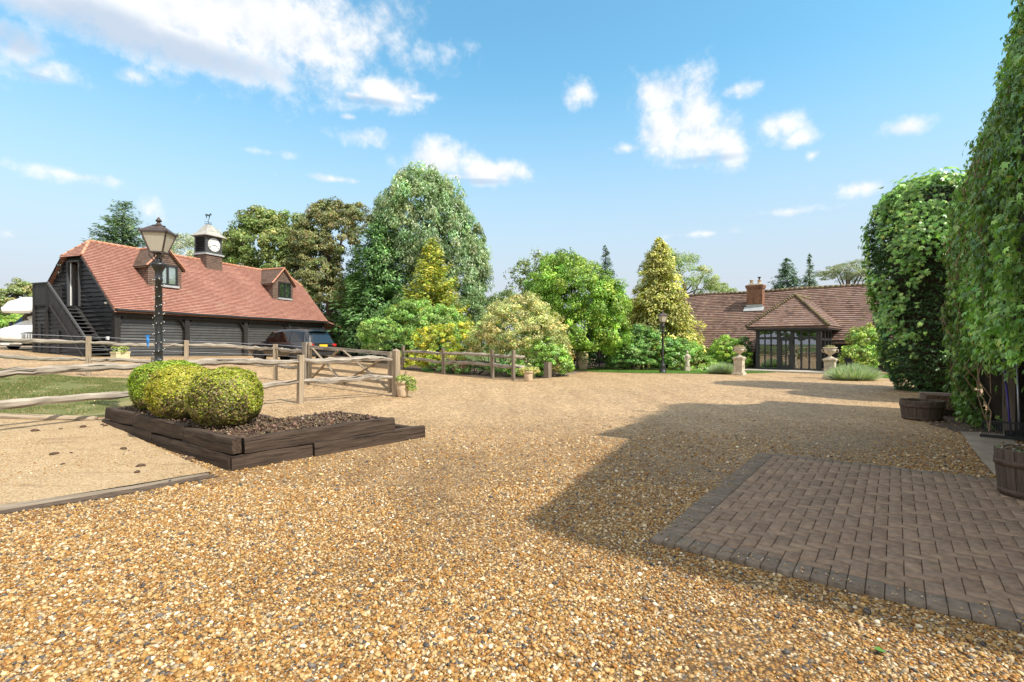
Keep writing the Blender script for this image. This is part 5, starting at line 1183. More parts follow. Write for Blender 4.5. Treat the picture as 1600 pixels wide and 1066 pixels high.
# ------------------------------------------------------------------ lamp posts
def lamp_post(label, loc, H, fairy=False, mat='black_metal'):
    g = thing('lamp_post', label, 'lamp post', loc, R(12), 'Victorian style lamp posts'); s = H / 3.45
    m = MB(); m.lathe([(.19, -.3), (.19, .10), (.17, .12), (.15, .34), (.155, .36), (.155, .40), (.11, .50), (.085, .56), (.09, .58), (.085, .62), (.085, .8), (.095, .81), (.095, .85), (.085, .86), (.085, .98), (.093, .99), (.093, 1.03), (.082, 1.05), (.074, 2.30), (.088, 2.31), (.088, 2.35), (.075, 2.37), (.078, 2.48), (.10, 2.56), (.135, 2.61), (.12, 2.64), (.06, 2.66), (.05, 2.72), (.02, 2.74)], (0, 0, 0), 18)
    m.v = [(x * (.76 if .6 < z < 2.5 else 1), y * (.76 if .6 < z < 2.5 else 1), z) for x, y, z in m.v]; m.build('column', mat, g, smooth=True)
    m = MB(); zb, zt, rb, rt = 2.84, 3.19, .125, .245
    for k in range(4):
        a = R(45 + 90 * k); c, sn = math.cos(a), math.sin(a); q = math.sqrt(2) * .5 * 2
        pb = Vector((c * rb * 1.2, sn * rb * 1.2, zb)); pt = Vector((c * rt * 1.2, sn * rt * 1.2, zt)); m.beam(pb, pt, .022, .022, (c, sn, 0))
        b2 = R(45 + 90 * (k + 1)); c2, s2 = math.cos(b2), math.sin(b2)
        m.beam(pb, (c2 * rb * 1.2, s2 * rb * 1.2, zb), .022, .022); m.beam(pt, (c2 * rt * 1.2, s2 * rt * 1.2, zt), .022, .03)
        # scroll brackets carrying the lantern
        pts = []
        for i in range(11):
            f = i / 10; th = f * math.pi * 1.5; rr = .055 * (1 - .35 * f)
            pts.append(Vector((c, sn, 0)) * (.125 + rr * math.cos(th + math.pi * .9)) + Vector((0, 0, 2.80 + rr * math.sin(th + math.pi * .9))))
        m.tube(pts, .010, 5); m.tube([(c * .05, sn * .05, 2.66), (c * .13, sn * .13, 2.74), (c * .165, sn * .165, 2.80), (c * .14, sn * .14, 2.85)], .011, 5)
    m.tube([(0, 0, 2.7), (0, 0, 2.86)], .03, 8); m.build('lantern_frame', 'bronze_metal', g)
    m = MB()
    for k in range(4):
        a, b = R(45 + 90 * k), R(135 + 90 * k); q = 1.17
        m.prism([(math.cos(a) * rb * q, math.sin(a) * rb * q, zb + .01), (math.cos(b) * rb * q, math.sin(b) * rb * q, zb + .01), (math.cos(b) * rt * q, math.sin(b) * rt * q, zt - .01), (math.cos(a) * rt * q, math.sin(a) * rt * q, zt - .01)], (-math.cos((a + b) / 2) * .004, -math.sin((a + b) / 2) * .004, 0))
    m.build('lantern_glass', 'lantern_glass', g)
    m = MB(); m.lathe([(.01, 2.9), (.05, 2.95), (.06, 3.02), (.03, 3.08), (.01, 3.1)], (0, 0, 0), 10); m.build('bulb', 'bulb_glass', g, smooth=True)
    m = MB(); prof = [(rt * 1.27, 3.185), (rt * 1.28, 3.21), (.17 * 1.2, 3.28), (.10 * 1.2, 3.325)]
    for (r0, z0), (r1, z1) in zip(prof, prof[1:]):
        for k in range(4):
            a, b = R(45 + 90 * k), R(135 + 90 * k); m.add([(math.cos(a) * r0, math.sin(a) * r0, z0), (math.cos(b) * r0, math.sin(b) * r0, z0), (math.cos(b) * r1, math.sin(b) * r1, z1), (math.cos(a) * r1, math.sin(a) * r1, z1)], [(0, 1, 2, 3)])
    for k in range(4):
        a = R(45 + 90 * k); m.lathe([(.02, 0), (.022, .02), (.006, .06)], (math.cos(a) * rt * 1.27, math.sin(a) * rt * 1.27, 3.19), 6)
        b = R(135 + 90 * k); m.add([(math.cos(a) * rt * 1.26, math.sin(a) * rt * 1.26, 3.187), (math.cos(b) * rt * 1.26, math.sin(b) * rt * 1.26, 3.187), (0, 0, 3.187)], [(0, 1, 2)])
    m.lathe([(.105, 3.315), (.11, 3.335), (.06, 3.35), (.045, 3.365), (.03, 3.39), (.02, 3.40), (.05, 3.415), (.052, 3.43), (.03, 3.46), (.006, 3.50)], (0, 0, 0), 14); m.build('lantern_roof', 'bronze_metal', g)
    if fairy:
        m = MB(); w_ = MB(); path = []
        for i in range(170):
            th = i * .42; z = .55 + i * .0112; path.append((math.cos(th) * .080, math.sin(th) * .080, z))
        w_.tube(path, .004, 4); w_.build('light_string', mat, g)
        for i in range(0, 170, 2):
            x, y, z = path[i]; m.lathe([(.003, -.009), (.0075, 0), (.004, .009)], (x * 1.12, y * 1.12, z + random.uniform(-.02, .02)), 6)
        m.build('fairy_lights', 'bulb_glass', g)
    for ch in g.children: ch.scale = (s, s, s)
    return g
LP = Vector((-6.50, 9.42, 0)); lamp_post('black lamp post wound with tiny fairy lights standing behind the round bushes', (LP.x, LP.y, .42), 3.43, True)
FLP = (8.02, 27.25); lamp_post('distant plain black lamp post at the lawn edge before the golden conifer', (FLP[0], FLP[1], 0), 3.30)
# blue tie hanging on the drive fence
m = MB(); m.tube([(0, 0, 0), (.015, 0, -.12), (0, .01, -.24), (.03, 0, -.34)], [.03, .045, .03, .012], 8); m.box((0, 0, .02), (.1, .05, .05)); o = m.build('blue_strap', 'blue_plastic'); o.location = (-11.15, 15.6, gzf(-11.15, 15.6) + 1.10)
m = MB(); tag(o, 'bright blue strap hanging from the fence rail just left of the near lamp post', 'strap')
o.location = tuple(pix(230.5, 526, 15.9))

# ------------------------------------------------------------------ pots
def flower_pot(label, loc, h, r, mat, pal, trail, group=None, square=False):
    g = thing('flower_pot', label, 'plant pot', loc, 0, group); m = MB()
    if square: m.box((0, 0, h / 2), (r * 2.3, r * 1.5, h), (Vector((.34, .94, 0)), Vector((-.94, .34, 0)), Vector((0, 0, 1)))); m.box((0, 0, h - .03), (r * 2.45, r * 1.65, .06), (Vector((.34, .94, 0)), Vector((-.94, .34, 0)), Vector((0, 0, 1))))
    else: m.lathe([(r * .68, 0), (r * .74, h * .1), (r * .92, h * .72), (r * .90, h * .76), (r * 1.04, h * .80), (r * 1.06, h * .92), (r * 1.0, h), (r * .86, h), (r * .80, h * .86)], (0, 0, 0), 24, True)
    m.build('pot', mat, g, smooth=not square)
    blobs = [(0, 0, h + .02, r * .95, r * .95, .11)] + trail
    crown('plant', g, blobs, 60 + 50 * len(trail), 26, .06, .055, .035, pal, inner=.3, low=-.4, flat=.8)
    m = MB()
    for i in range(5): a = random.uniform(0, 6); m.tube([(0, 0, h), (math.cos(a) * r * .3, math.sin(a) * r * .3, h + .12), (math.cos(a) * r * .8, math.sin(a) * r * .8, h + .22 + random.uniform(0, .06))], [.012, .010, .003], 5)
    m.build('spikes', 'dark_twig', g)
    return g
PGR = [(3, (.13, .19, .04)), (2, (.22, .27, .07)), (1, (.33, .36, .14)), (1, (.08, .13, .03))]
p = gp(629, 620.5); flower_pot('cream flower pot with variegated trailing plant against the stout gate post', tuple(p), .47, .20, 'terracotta', PGR, [(.24, -.02, .30, .14, .13, .26), (.17, -.04, .44, .12, .12, .10)])
p = gp(826, 596); flower_pot('cream flower pot full of pale yellow foliage at the end of the garden fence', tuple(p), .44, .23, 'terracotta', [(3, (.24, .27, .08)), (2, (.34, .35, .14)), (1, (.12, .18, .04))], [(.28, 0, .42, .16, .16, .16), (-.25, 0, .42, .16, .16, .12)])
p = pix(188, 556, 23.6); p.z = gzf(p.x, p.y); flower_pot('square yellowish planter with leafy shoots in front of the first roller door', tuple(p), .40, .26, 'yellow_pot', PGR, [(0, 0, .58, .3, .2, .18)], None, True)
p = gp(911, 578); flower_pot('rounded stone pot with pale flowers by the picket gate', tuple(p), .50, .30, 'terracotta', [(3, (.34, .36, .22)), (2, (.2, .26, .08)), (1.5, (.55, .55, .45))], [(0, 0, .8, .3, .3, .3)])
p = gp(924, 572); flower_pot('pale stone pot with taller yellow shoots behind the rounded one', tuple(p), .52, .26, 'old_stone', [(3, (.30, .32, .08)), (2, (.2, .26, .06))], [(-.1, 0, 1.05, .24, .24, .5)])
# picket gate under the tree
def picket():
    a = gp(903, 576); g = thing('picket_gate', 'grey picket gate half hidden beneath the overhanging bright green tree', 'gate', tuple(a), R(62))
    for i in range(7):
        m = MB(); m.box((i * .15, 0, .62), (.09, .025, 1.2), jit=.004); m.build('picket', 'grey_timber', g)
    for z in (.3, .95):
        m = MB(); m.box((.45, .03, z), (1.05, .03, .09)); m.build('rail', 'grey_timber', g)
    m = MB(); m.box((-.12, 0, .6), (.12, .12, 1.4)); m.build('post', 'grey_timber', g)
picket()

# ------------------------------------------------------------------ stone urns on pedestals either side of the porch
def urn(label, loc, rz, plant=True):
    g = thing('stone_urn', label, 'urn', loc, rz, 'stone urns flanking the porch'); g.scale = (.90, .90, .93); m = MB()
    for z0, z1, wv in ((-.1, .10, .62), (.10, .16, .56), (.16, .82, .46), (.82, .88, .54), (.88, .94, .60), (.94, .98, .50)): m.box((0, 0, (z0 + z1) / 2), (wv, wv, z1 - z0), jit=.003)
    bevel(m.build('pedestal', 'old_stone', g), .012, 1)
    m = MB()
    for q in ((0, -.235, 0), (-.235, 0, 90), (.235, 0, 90)):
        n = 14; pts = [(.09 * math.cos(i * 2 * math.pi / n), .09 * math.sin(i * 2 * math.pi / n)) for i in range(n + 1)]
        m.tube([(q[0] + (a if q[2] == 0 else 0), q[1] + (0 if q[2] == 0 else a), .52 + b) for a, b in pts], .018, 6)
    m.build('ring_ornament', 'old_stone', g)
    m = MB(); m.lathe([(.19, .97), (.19, 1.01), (.12, 1.04), (.07, 1.10), (.07, 1.13), (.10, 1.16), (.20, 1.22), (.27, 1.32), (.28, 1.40), (.25, 1.42), (.31, 1.47), (.33, 1.50), (.30, 1.51), (.24, 1.44)], (0, 0, 0), 20)
    for s in (-1, 1): m.tube([(s * .24, 0, 1.26), (s * .34, 0, 1.28), (s * .36, 0, 1.36), (s * .30, 0, 1.42)], .022, 6)
    m.build('bowl', 'old_stone', g, smooth=True)
    crown('plant', g, [(0, 0, 1.52, .22, .22, .08)], 40, 12, .06, .06, .035, [(2, (.10, .12, .04)), (2, (.2, .15, .08)), (1, (.16, .2, .06))], inner=.2, low=-.2)
    return g
a_, b_ = gp(1155, 586), gp(1297, 591.5)
urn('left stone urn on a square pedestal beside the lavender, between lamp post and porch', tuple(a_), HA); urn('stone urn on a pedestal hiding the right-hand corner of the porch', tuple(b_), HA)
# weathered stone figure among the border plants
def figure():
    p = gp(1074, 582); p = Vector((p.x * 1.04, p.y * 1.04, 0)); g = thing('garden_statue', 'small weathered stone garden figure standing among plants right of the far lamp post', 'statue', tuple(p)); g.scale = (.8, .8, .8); m = MB()
    m.box((0, 0, .15), (.34, .34, .34)); m.build('plinth', 'old_stone', g)
    m = MB(); m.lathe([(.15, .30), (.17, .40), (.14, .62), (.12, .82), (.15, .98), (.17, 1.10), (.13, 1.18), (.05, 1.22), (.05, 1.25), (.08, 1.30), (.09, 1.37), (.07, 1.43), (.02, 1.46)], (0, 0, 0), 14)
    m.tube([(.15, 0, 1.12), (.20, -.05, .95), (.10, -.13, .86)], [.05, .045, .035], 7); m.tube([(-.15, 0, 1.12), (-.21, -.02, .92), (-.16, -.1, .76)], [.05, .045, .035], 7); m.build('figure', 'old_stone', g, smooth=True)
figure()
m = MB(); m.lathe([(.10, 0), (.12, .06), (.11, .14), (.05, .20), (.06, .25), (.02, .30)], (0, 0, 0), 12); o = m.build('stone_ornament', 'white_paint', None, True); o.location = tuple(hl(-2.2, -.95, .09)); tag(o, 'little white ornament on the terrace beside the left end of the porch', 'ornament')

# ------------------------------------------------------------------ half barrels, sleepers, rakes
def barrel(label, loc, r, h, rz, full=False):
    g = thing('half_barrel', label, 'planter', loc, rz, 'wooden half barrels along the barn'); n = 20; m = MB()
    for k in range(n):
        a0, a1 = 2 * math.pi * (k + .035) / n, 2 * math.pi * (k + .965) / n; zj = random.uniform(-.006, .006); off = random.random() * 30; vs = []; gr = []
        prof = [(.86, 0), (.93, .33), (.98, .66), (1.0, 1.0)]
        for f, z in prof:
            for a, rr in ((a0, r * f), (a1, r * f), (a1, r * f - .03), (a0, r * f - .03)): vs.append((rr * math.cos(a), rr * math.sin(a), z * (h + zj))); gr.append((z * h + off, a * r + off, 0))
        fs = [(i * 4 + q, i * 4 + (q + 1) % 4, i * 4 + 4 + (q + 1) % 4, i * 4 + 4 + q) for i in range(3) for q in range(4)] + [(0, 3, 2, 1), (12, 13, 14, 15)]
        m.add(vs, fs, gr)
    m.build('staves', 'barrel_wood', g)
    for z, f in ((.10, .89), (.72, .988)):
        m = MB(); m.lathe([(r * f + .002, h * z - .028), (r * f + .007, h * z - .026), (r * (f + .005) + .007, h * z + .026), (r * (f + .005) + .002, h * z + .028)], (0, 0, 0), 40, False); m.build('hoop', 'rust_iron', g, smooth=True)
    m = MB(); m.lathe([(r * .95, h * .86), (r * .5, h * .88), (.01, h * .9)], (0, 0, 0), 20); m.build('soil', 'soil', g)
    if full: crown('plant', g, [(0, 0, h * .93, r * .75, r * .75, .06)], 60, 14, .08, .06, .03, [(2, (.10, .08, .05)), (1, (.06, .09, .03)), (1, (.18, .13, .09))], inner=.1, low=-.1)
    return g
p = gp(1440.5, 655.5); barrel('old half barrel planter in front of the stacked sleepers beneath the creeper', (p.x, p.y, 0), .375, .40, 0)
p = pix(1616, 700, 5.15); barrel('half barrel planter cut off by the right edge, standing on the block paving', (p.x, p.y, .03), .30, .47, .3, True)
def trough():
    c = gp(1447, 649); g = thing('sleeper_planter', 'weathered planter of notched timber sleepers behind the half barrel', 'planter', (c.x, c.y, 0), math.atan2(.8, .6))
    def sl(nm, c, sz, rz=0, jit=.012):
        m = MB(); X = Vector((math.cos(rz), math.sin(rz), 0)); m.box(c, sz, (X, Vector((-X.y, X.x, 0)), Vector((0, 0, 1))), jit=jit); bevel(m.build(nm, 'grey_timber', g), .015, 2)
    sl('sleeper', (.55, -.42, .12), (.22, 1.1, .24)); sl('sleeper', (.60, -.40, .36), (.20, 1.0, .22)); sl('sleeper', (.05, -.78, .13), (1.0, .20, .26)); sl('sleeper', (-.02, -.78, .37), (.9, .2, .21)); sl('sleeper', (.6, .12, .12), (.2, .4, .24))
    m = MB(); m.box((.3, -.4, .30), (.7, .8, .3)); m.build('soil', 'soil', g)
trough()
def rake():
    p = face(-.79, -.09, .03); g = thing('landscape_rake', 'wide black rake with purple handle leaning head down against the door post', 'rake', tuple(p), R(137)); g.scale = (.86, .86, .86)
    m = MB(); m.tube([(0, .05, .10), (.06, -.08, 1.02)], .017, 8); m.tube([(.06, -.08, 1.02), (.095, -.15, 1.50)], .017, 8); m.build('handle', 'purple_handle', g, smooth=True)
    m = MB(); m.tube([(-.06, -.15, 1.52), (.25, -.15, 1.50)], .018, 8); m.build('grip', 'black_metal', g, smooth=True)
    m = MB(); m.box((0, .07, .02), (.86, .05, .05)); m.box((0, .05, .30), (.80, .03, .03)); m.beam((0, .05, .08), (0, .05, .3), .04, .04, (0, 1, 0))
    m.build('head', 'black_metal', g)
    m = MB()
    for i in range(26): x = -.40 + i * .032; m.beam((x, .05, .30), (x, .075, .02), .009, .012, (0, 1, 0))
    m.build('tines', 'black_metal', g)
    p = face(-.72, -.20, .03); g2 = thing('silver_broom', 'silver handled broom leaning beside the purple rake', 'broom', tuple(p), R(137)); g2.scale = (.86, .86, .86)
    m = MB(); m.tube([(0, .03, .16), (.03, -.10, 1.42)], .016, 8); m.build('handle', 'silver_pole', g2, smooth=True)
    m = MB(); m.box((0, .04, .10), (.40, .07, .08)); m.build('head', 'dark_oak', g2); m = MB(); m.box((0, .05, .03), (.42, .08, .07), taper=.9); m.build('bristles', 'dark_twig', g2)
rake()

# buried timber edging of the sand
def edging():
    pts = [(-3.62, 6.10), (-4.1, 5.52), (-4.84, 4.80), (-5.9, 4.2), (-8.8, 3.05)]; m = MB()
    m.tube([Vector((x, y, -.012)) for x, y in pts], [.045, .055, .058, .058, .055], 8, True, 1, .15); o = m.build('timber_edging', 'grey_timber', None, True); tag(o, 'half buried round timber edging along the front of the pale sand', 'edging')
    pts = [(-7.45, 9.15), (-9.3, 9.1), (-11.2, 8.88), (-14.5, 8.55), (-20, 8.1)]; m = MB()
    m.tube([Vector((x, y, gzf(x, y) + .05)) for x, y in pts], .07, 8, True, .9, .1); o = m.build('timber_edging', 'oak_post', None, True); tag(o, 'long low timber edging between the worn turf and the sand', 'edging')
    a = Vector((2.86, 24.7, 0)); m = MB(); m.beam((1.4, 23.4, .04), (3.3, 26.6, .04), .14, .12, jit=.01); o = m.build('timber_edging', 'grey_timber'); tag(o, 'grey sleeper edging the shrub bed below the picket gate', 'edging')
edging()
for i, (px, py, s) in enumerate(((55, 677, .07), (85, 714, .06), (111, 712, .03), (98, 730, .03), (130, 671, .07), (95, 674, .035), (165, 669, .05), (193, 706, .06), (220, 733, .06), (215, 743, .05), (297, 722, .07), (160, 667, .04))):
    p = gp(px, py); m = MB(); m.lathe([(.2, 0), (1.0, .12), (.9, .4), (.4, .62), (.05, .68)], (0, 0, 0), 8)
    m.v = [(a * s * .75 * (1.25 + .2 * math.sin(q * 1.7 + i)), b * s * .75 * (.8 + .2 * math.cos(q * 2.3)), c * s * .8) for q, (a, b, c) in enumerate(m.v)]
    o = m.build('soil_clod', 'soil', None, True); o.location = (p.x, p.y, gzf(p.x, p.y) + .035); o.rotation_euler = (0, 0, i * 1.3); tag(o, 'small dark clod lying on the pale sand left of the raised bed', 'clod', 'dark clods scattered on the sand')
p = gp(1375, 1023); V = leaf_quads(np.array([(p.x, p.y, .022)]), np.array([(0.1, -.2, 1.0)]), .06, .035, np.array([(.8, -.4, 0)])); o = quads('fallen_leaf', V, np.tile((.05, .13, .02), (4, 1)), 'foliage'); tag(o, 'single fresh green leaf lying on the sunlit gravel below the paving', 'leaf')

# ------------------------------------------------------------------ vehicles
def wheel(parent, x, y, z, r, wd, side):
    m = MB(); prof = [(r * .62, -wd / 2), (r * .94, -wd / 2), (r, -wd / 2 + .03), (r, wd / 2 - .03), (r * .94, wd / 2), (r * .62, wd / 2)]
    m.lathe(prof, (0, 0, 0), 28); m.v = [(a, c, b) for a, b, c in m.v]; t_ = m.build('wheel', 'rubber', parent, True); t_.location = (x, y, z)
    m = MB(); m.lathe([(r * .63, wd / 2 - .02), (r * .60, wd / 2 + .004), (r * .55, wd / 2 - .015), (r * .16, wd / 2 - .03), (.02, wd / 2 - .015)], (0, 0, 0), 24); 
    for k in range(10):
        a = 2 * math.pi * k / 10; m.beam((math.cos(a) * r * .12, math.sin(a) * r * .12, wd / 2 - .005), (math.cos(a) * r * .58, math.sin(a) * r * .58, wd / 2 - .002), .05, .03, (0, 0, 1))
    m.v = [(a, c * side, b) for a, b, c in m.v]; m.build('rim', 'alloy', t_)
    return t_
def loft(parent, name, mat, stations, ring, sub=1):
    """stations: list of dict; ring(st) -> list of (y, z) for the +y half from bottom centre to top centre"""
    vs = []; r0 = [ring(s) for s in stations]; n = len(r0[0]); full = 2 * n - 2
    for s, rr in zip(stations, r0):
        pts = rr + [(-y, z) for y, z in rr[-2:0:-1]]; vs += [(s['x'], y, z) for y, z in pts]
    fs = [(i * full + k, i * full + (k + 1) % full, (i + 1) * full + (k + 1) % full, (i + 1) * full + k) for i in range(len(stations) - 1) for k in range(full)]
    fs += [tuple(range(full))[::-1], tuple((len(stations) - 1) * full + k for k in range(full))]
    m = MB(); m.add(vs, fs); o = m.build(name, mat, parent, True)
    if sub: q = o.modifiers.new('subsurf', 'SUBSURF'); q.levels = sub; q.render_levels = sub
    return o
def suv():
    rl = Vector((-10.7, 27.0, 0)); fw = Vector((-.902, .431, 0)); rt = Vector((.431, .902, 0)); c = rl + rt * 1.0
    g = thing('parked_suv', 'large black SUV with tinted windows parked at the garage doors, tail to the gate', 'car', (c.x, c.y, gzf(c.x - 2, c.y + 1) - .02), math.atan2(fw.y, fw.x))
    # x forward from the tail, y to the car's left
    S = [dict(x=.0, w=.86, b=.62, bl=.98, rf=1.02, rw=.80), dict(x=.06, w=.95, b=.46, bl=1.06, rf=1.14, rw=.84), dict(x=.16, w=.985, b=.40, bl=1.10, rf=1.36, rw=.78), dict(x=.34, w=1.0, b=.36, bl=1.11, rf=1.74, rw=.70),
         dict(x=.60, w=1.0, b=.34, bl=1.11, rf=1.83, rw=.70), dict(x=1.4, w=1.0, b=.32, bl=1.10, rf=1.88, rw=.71), dict(x=2.3, w=1.0, b=.32, bl=1.09, rf=1.88, rw=.71), dict(x=2.9, w=1.0, b=.32, bl=1.08, rf=1.83, rw=.69), dict(x=3.15, w=1.0, b=.32, bl=1.08, rf=1.74, rw=.70),
         dict(x=3.62, w=.99, b=.32, bl=1.06, rf=1.30, rw=.80), dict(x=3.82, w=.985, b=.33, bl=1.06, rf=1.16, rw=.84), dict(x=4.35, w=.97, b=.36, bl=1.03, rf=1.12, rw=.78), dict(x=4.75, w=.93, b=.40, bl=.97, rf=1.06, rw=.70), dict(x=4.93, w=.85, b=.46, bl=.86, rf=.94, rw=.60), dict(x=4.97, w=.78, b=.52, bl=.78, rf=.84, rw=.55)]
    def ring(s): return [(0, s['b']), (s['w'] * .86, s['b']), (s['w'] * .97, s['b'] + .10), (s['w'], s['b'] + .30), (s['w'] * .995, (s['b'] + s['bl']) / 2 + .12), (s['w'] * .965, s['bl']), (s['rw'] + (s['w'] * .965 - s['rw']) * .55, s['bl'] + (s['rf'] - s['bl']) * .45), (s['rw'], s['rf'] - .05), (s['rw'] * .86, s['rf']), (0, s['rf'] + .02)]
    body = loft(g, 'body', 'car_paint', S, ring, 1)
    for side in (-1, 1):
        # side glass follows the leaning flank
        def gp_(x, f):
            k = max(0, min(len(S) - 2, [i for i in range(len(S) - 1) if S[i]['x'] <= x][-1])); a, b = S[k], S[k + 1]; q = (x - a['x']) / (b['x'] - a['x'])
            v = {n: a[n] + (b[n] - a[n]) * q for n in ('w', 'bl', 'rf', 'rw')}; y = v['w'] * .965 + (v['rw'] - v['w'] * .965) * f; z = v['bl'] + (v['rf'] - .06 - v['bl']) * f
            return Vector((x, side * (y + .010), z))
        for a, b, c_, d in ((.50, 1.45, 1.45, .62), (1.52, 2.42, 2.42, 1.52), (2.50, 3.62, 3.08, 2.50)):
            m = MB(); m.prism([gp_(a, .10), gp_(b, .10), gp_(c_, .90), gp_(d, .90)], (0, side * .012, 0)); m.build('side_window', 'car_glass', g)
        m = MB(); m.box((3.30, side * 1.10, 1.16), (.16, .24, .17)); bevel(m.build('door_mirror', 'car_paint', g), .04, 3)
        for x in (1.02, 3.92): 
            wheel(g, x, side * .86, .385, .385, .26, side)
            m = MB(); n = 18
            m.prism([(x + .47 * math.cos(math.pi * k / n), side * .86, .36 + .47 * math.sin(math.pi * k / n)) for k in range(n + 1)], (0, side * .135, 0)); m.build('wheel_arch', 'rubber', g)
        m = MB(); m.box((.10, side * .80, 1.0), (.16, .34, .13)); bevel(m.build('tail_light', 'tail_lens', g), .02, 2)
        m = MB(); m.box((.06, side * .80, .52), (.06, .22, .05)); m.build('reflector', 'tail_lens', g)
        for x in (1.75, 2.75): 
            m = MB(); m.box((x, side * 1.005, .98), (.22, .03, .04)); m.build('door_handle', 'car_paint', g)
        m = MB(); m.box((4.86, side * .66, .86), (.18, .36, .13)); bevel(m.build('headlight', 'bulb_glass', g), .02, 2)
    m = MB(); m.prism([(.135, -.74, 1.20), (.135, .74, 1.20), (.345, .64, 1.70), (.345, -.64, 1.70)], (-.018, 0, .006)); m.build('rear_window', 'car_glass', g)
    m = MB(); m.prism([(3.66, -.74, 1.24), (3.66, .74, 1.24), (3.17, .64, 1.73), (3.17, -.64, 1.73)], (.016, 0, .012)); m.build('windscreen', 'car_glass', g)
    m = MB(); m.prism([(3.60, .45, 1.31), (3.60, .62, 1.31), (3.52, .61, 1.40), (3.52, .45, 1.40)], (.03, 0, .02)); m.build('windscreen_sticker', 'white_paint', g)
    m = MB(); m.box((.30, 0, 1.82), (.34, 1.36, .05)); bevel(m.build('spoiler', 'car_paint', g), .02, 2)
    m = MB(); m.box((.015, 0, .93), (.03, .56, .19)); m.build('number_plate', 'yellow_plate', g)
    m = MB(); m.box((.035, 0, .50), (.12, 1.72, .16)); bevel(m.build('bumper', 'rubber', g), .04, 2)
    m = MB(); m.box((.03, 0, 1.085), (.05, 1.3, .03)); m.build('tailgate_trim', 'chrome', g)
    m = MB()
    for s in (-1, 1): m.tube([(.8, s * .62, 1.90), (1.2, s * .63, 1.935), (2.4, s * .63, 1.935), (2.8, s * .62, 1.90)], .018, 6)
    m.build('roof_rails', 'black_metal', g)
suv()
def motorhome():
    g = thing('motorhome', 'white coachbuilt motorhome half hidden behind the garage, nose towards the drive', 'motorhome', (-26.9, 27.3, gzf(-26.9, 28) - .02), R(-97))
    # x forward from the rear of the coach, nose at x = 5.9 -> shifted so the nose is near the origin
    x0 = -5.2
    S = [dict(x=0.06, w=.84, b=.40, z=.80), dict(x=.03, w=.94, b=.31, z=.96), dict(x=-.20, w=.99, b=.28, z=1.16), dict(x=-.60, w=1.0, b=.28, z=1.29), dict(x=-1.0, w=1.0, b=.28, z=1.40), dict(x=-1.36, w=1.0, b=.28, z=1.86), dict(x=-1.62, w=.99, b=.28, z=2.15), dict(x=-2.7, w=.99, b=.28, z=2.2)]
    def ring(s): return [(0, s['b']), (s['w'] * .9, s['b']), (s['w'], s['b'] + .15), (s['w'], s['b'] + (s['z'] - s['b']) * .6), (s['w'] * (.94 if s['z'] < 1.5 else .86), s['z'] - .06), (s['w'] * .7, s['z']), (0, s['z'] + .03)]
    loft(g, 'cab', 'white_paint', S, ring, 1)
    m = MB(); m.box((-4.1, 0, 1.75), (3.4, 2.24, 2.55)); bevel(m.build('coach_body', 'white_paint', g), .10, 3)
    S2 = [dict(x=-.42, w=.90, b=2.07, z=2.22), dict(x=-.50, w=1.04, b=2.04, z=2.40), dict(x=-.80, w=1.10, b=2.03, z=2.70), dict(x=-1.4, w=1.12, b=2.02, z=2.95), dict(x=-2.6, w=1.12, b=2.04, z=3.06)]
    loft(g, 'over_cab', 'white_paint', S2, lambda s: [(0, s['b']), (s['w'] * .9, s['b']), (s['w'], s['b'] + .1), (s['w'], (s['b'] + s['z']) / 2 + .1), (s['w'] * .92, s['z'] - .06), (s['w'] * .7, s['z']), (0, s['z'] + .01)], 0)
    m = MB(); m.prism([(-1.02, -.86, 1.42), (-1.02, .86, 1.42), (-1.60, .76, 2.08), (-1.60, -.76, 2.08)], (.02, 0, .03)); m.build('windscreen', 'car_glass', g)
    for s in (-1, 1):
        m = MB(); m.prism([(-1.25, s * .985, 1.36), (-2.1, s * .99, 1.36), (-2.1, s * .90, 2.02), (-1.72, s * .88, 2.02)], (0, s * .02, 0)); m.build('side_window', 'car_glass', g)
        wheel(g, -.98, s * .84, .34, .34, .22, s); wheel(g, -4.6, s * .95, .34, .34, .22, s)
        m = MB(); n = 16; m.prism([(-.98 + .42 * math.cos(math.pi * k / n), s * .86, .34 + .42 * math.sin(math.pi * k / n)) for k in range(n + 1)], (0, s * .148, 0)); m.build('wheel_arch', 'rubber', g)
        m = MB(); m.box((-.16, s * .70, .86), (.30, .36, .24), (Vector((.94, 0, -.3)), Vector((0, 1, 0)), Vector((.3, 0, .94)))); bevel(m.build('headlight', 'bulb_glass', g), .05, 2)
        m = MB(); m.box((-1.12, s * 1.18, 1.42), (.10, .22, .30)); bevel(m.build('door_mirror', 'black_metal', g), .03, 2)
    m = MB(); m.box((0.03, 0, .42), (.16, 1.86, .26)); bevel(m.build('bumper', 'white_paint', g), .06, 3)
    m = MB(); m.box((.10, 0, .46), (.05, 1.1, .13)); m.build('grille', 'rubber', g)
    m = MB(); m.box((.02, 0, .74), (.06, .9, .10)); m.build('upper_grille', 'rubber', g)
    m = MB(); m.box((.125, 0, .33), (.02, .52, .11)); m.build('number_plate', 'white_paint', g)
    m = MB(); m.tube([(-.45, 1.0, .86), (-.75, 1.005, 1.02), (-1.1, 1.01, .92), (-1.5, 1.01, 1.06)], .016, 5); m.tube([(-.7, 1.0, .80), (-1.2, 1.01, .86), (-1.6, 1.01, .98)], .012, 5); m.build('side_graphic', 'alloy', g)
    m = MB(); m.box((-1.6, 1.13, 2.34), (1.9, .02, .05)); m.build('body_stripe', 'alloy', g)
    m = MB(); m.box((-.5, 0, .28), (1.1, 1.7, .12)); m.build('underbody', 'rubber', g)
motorhome()
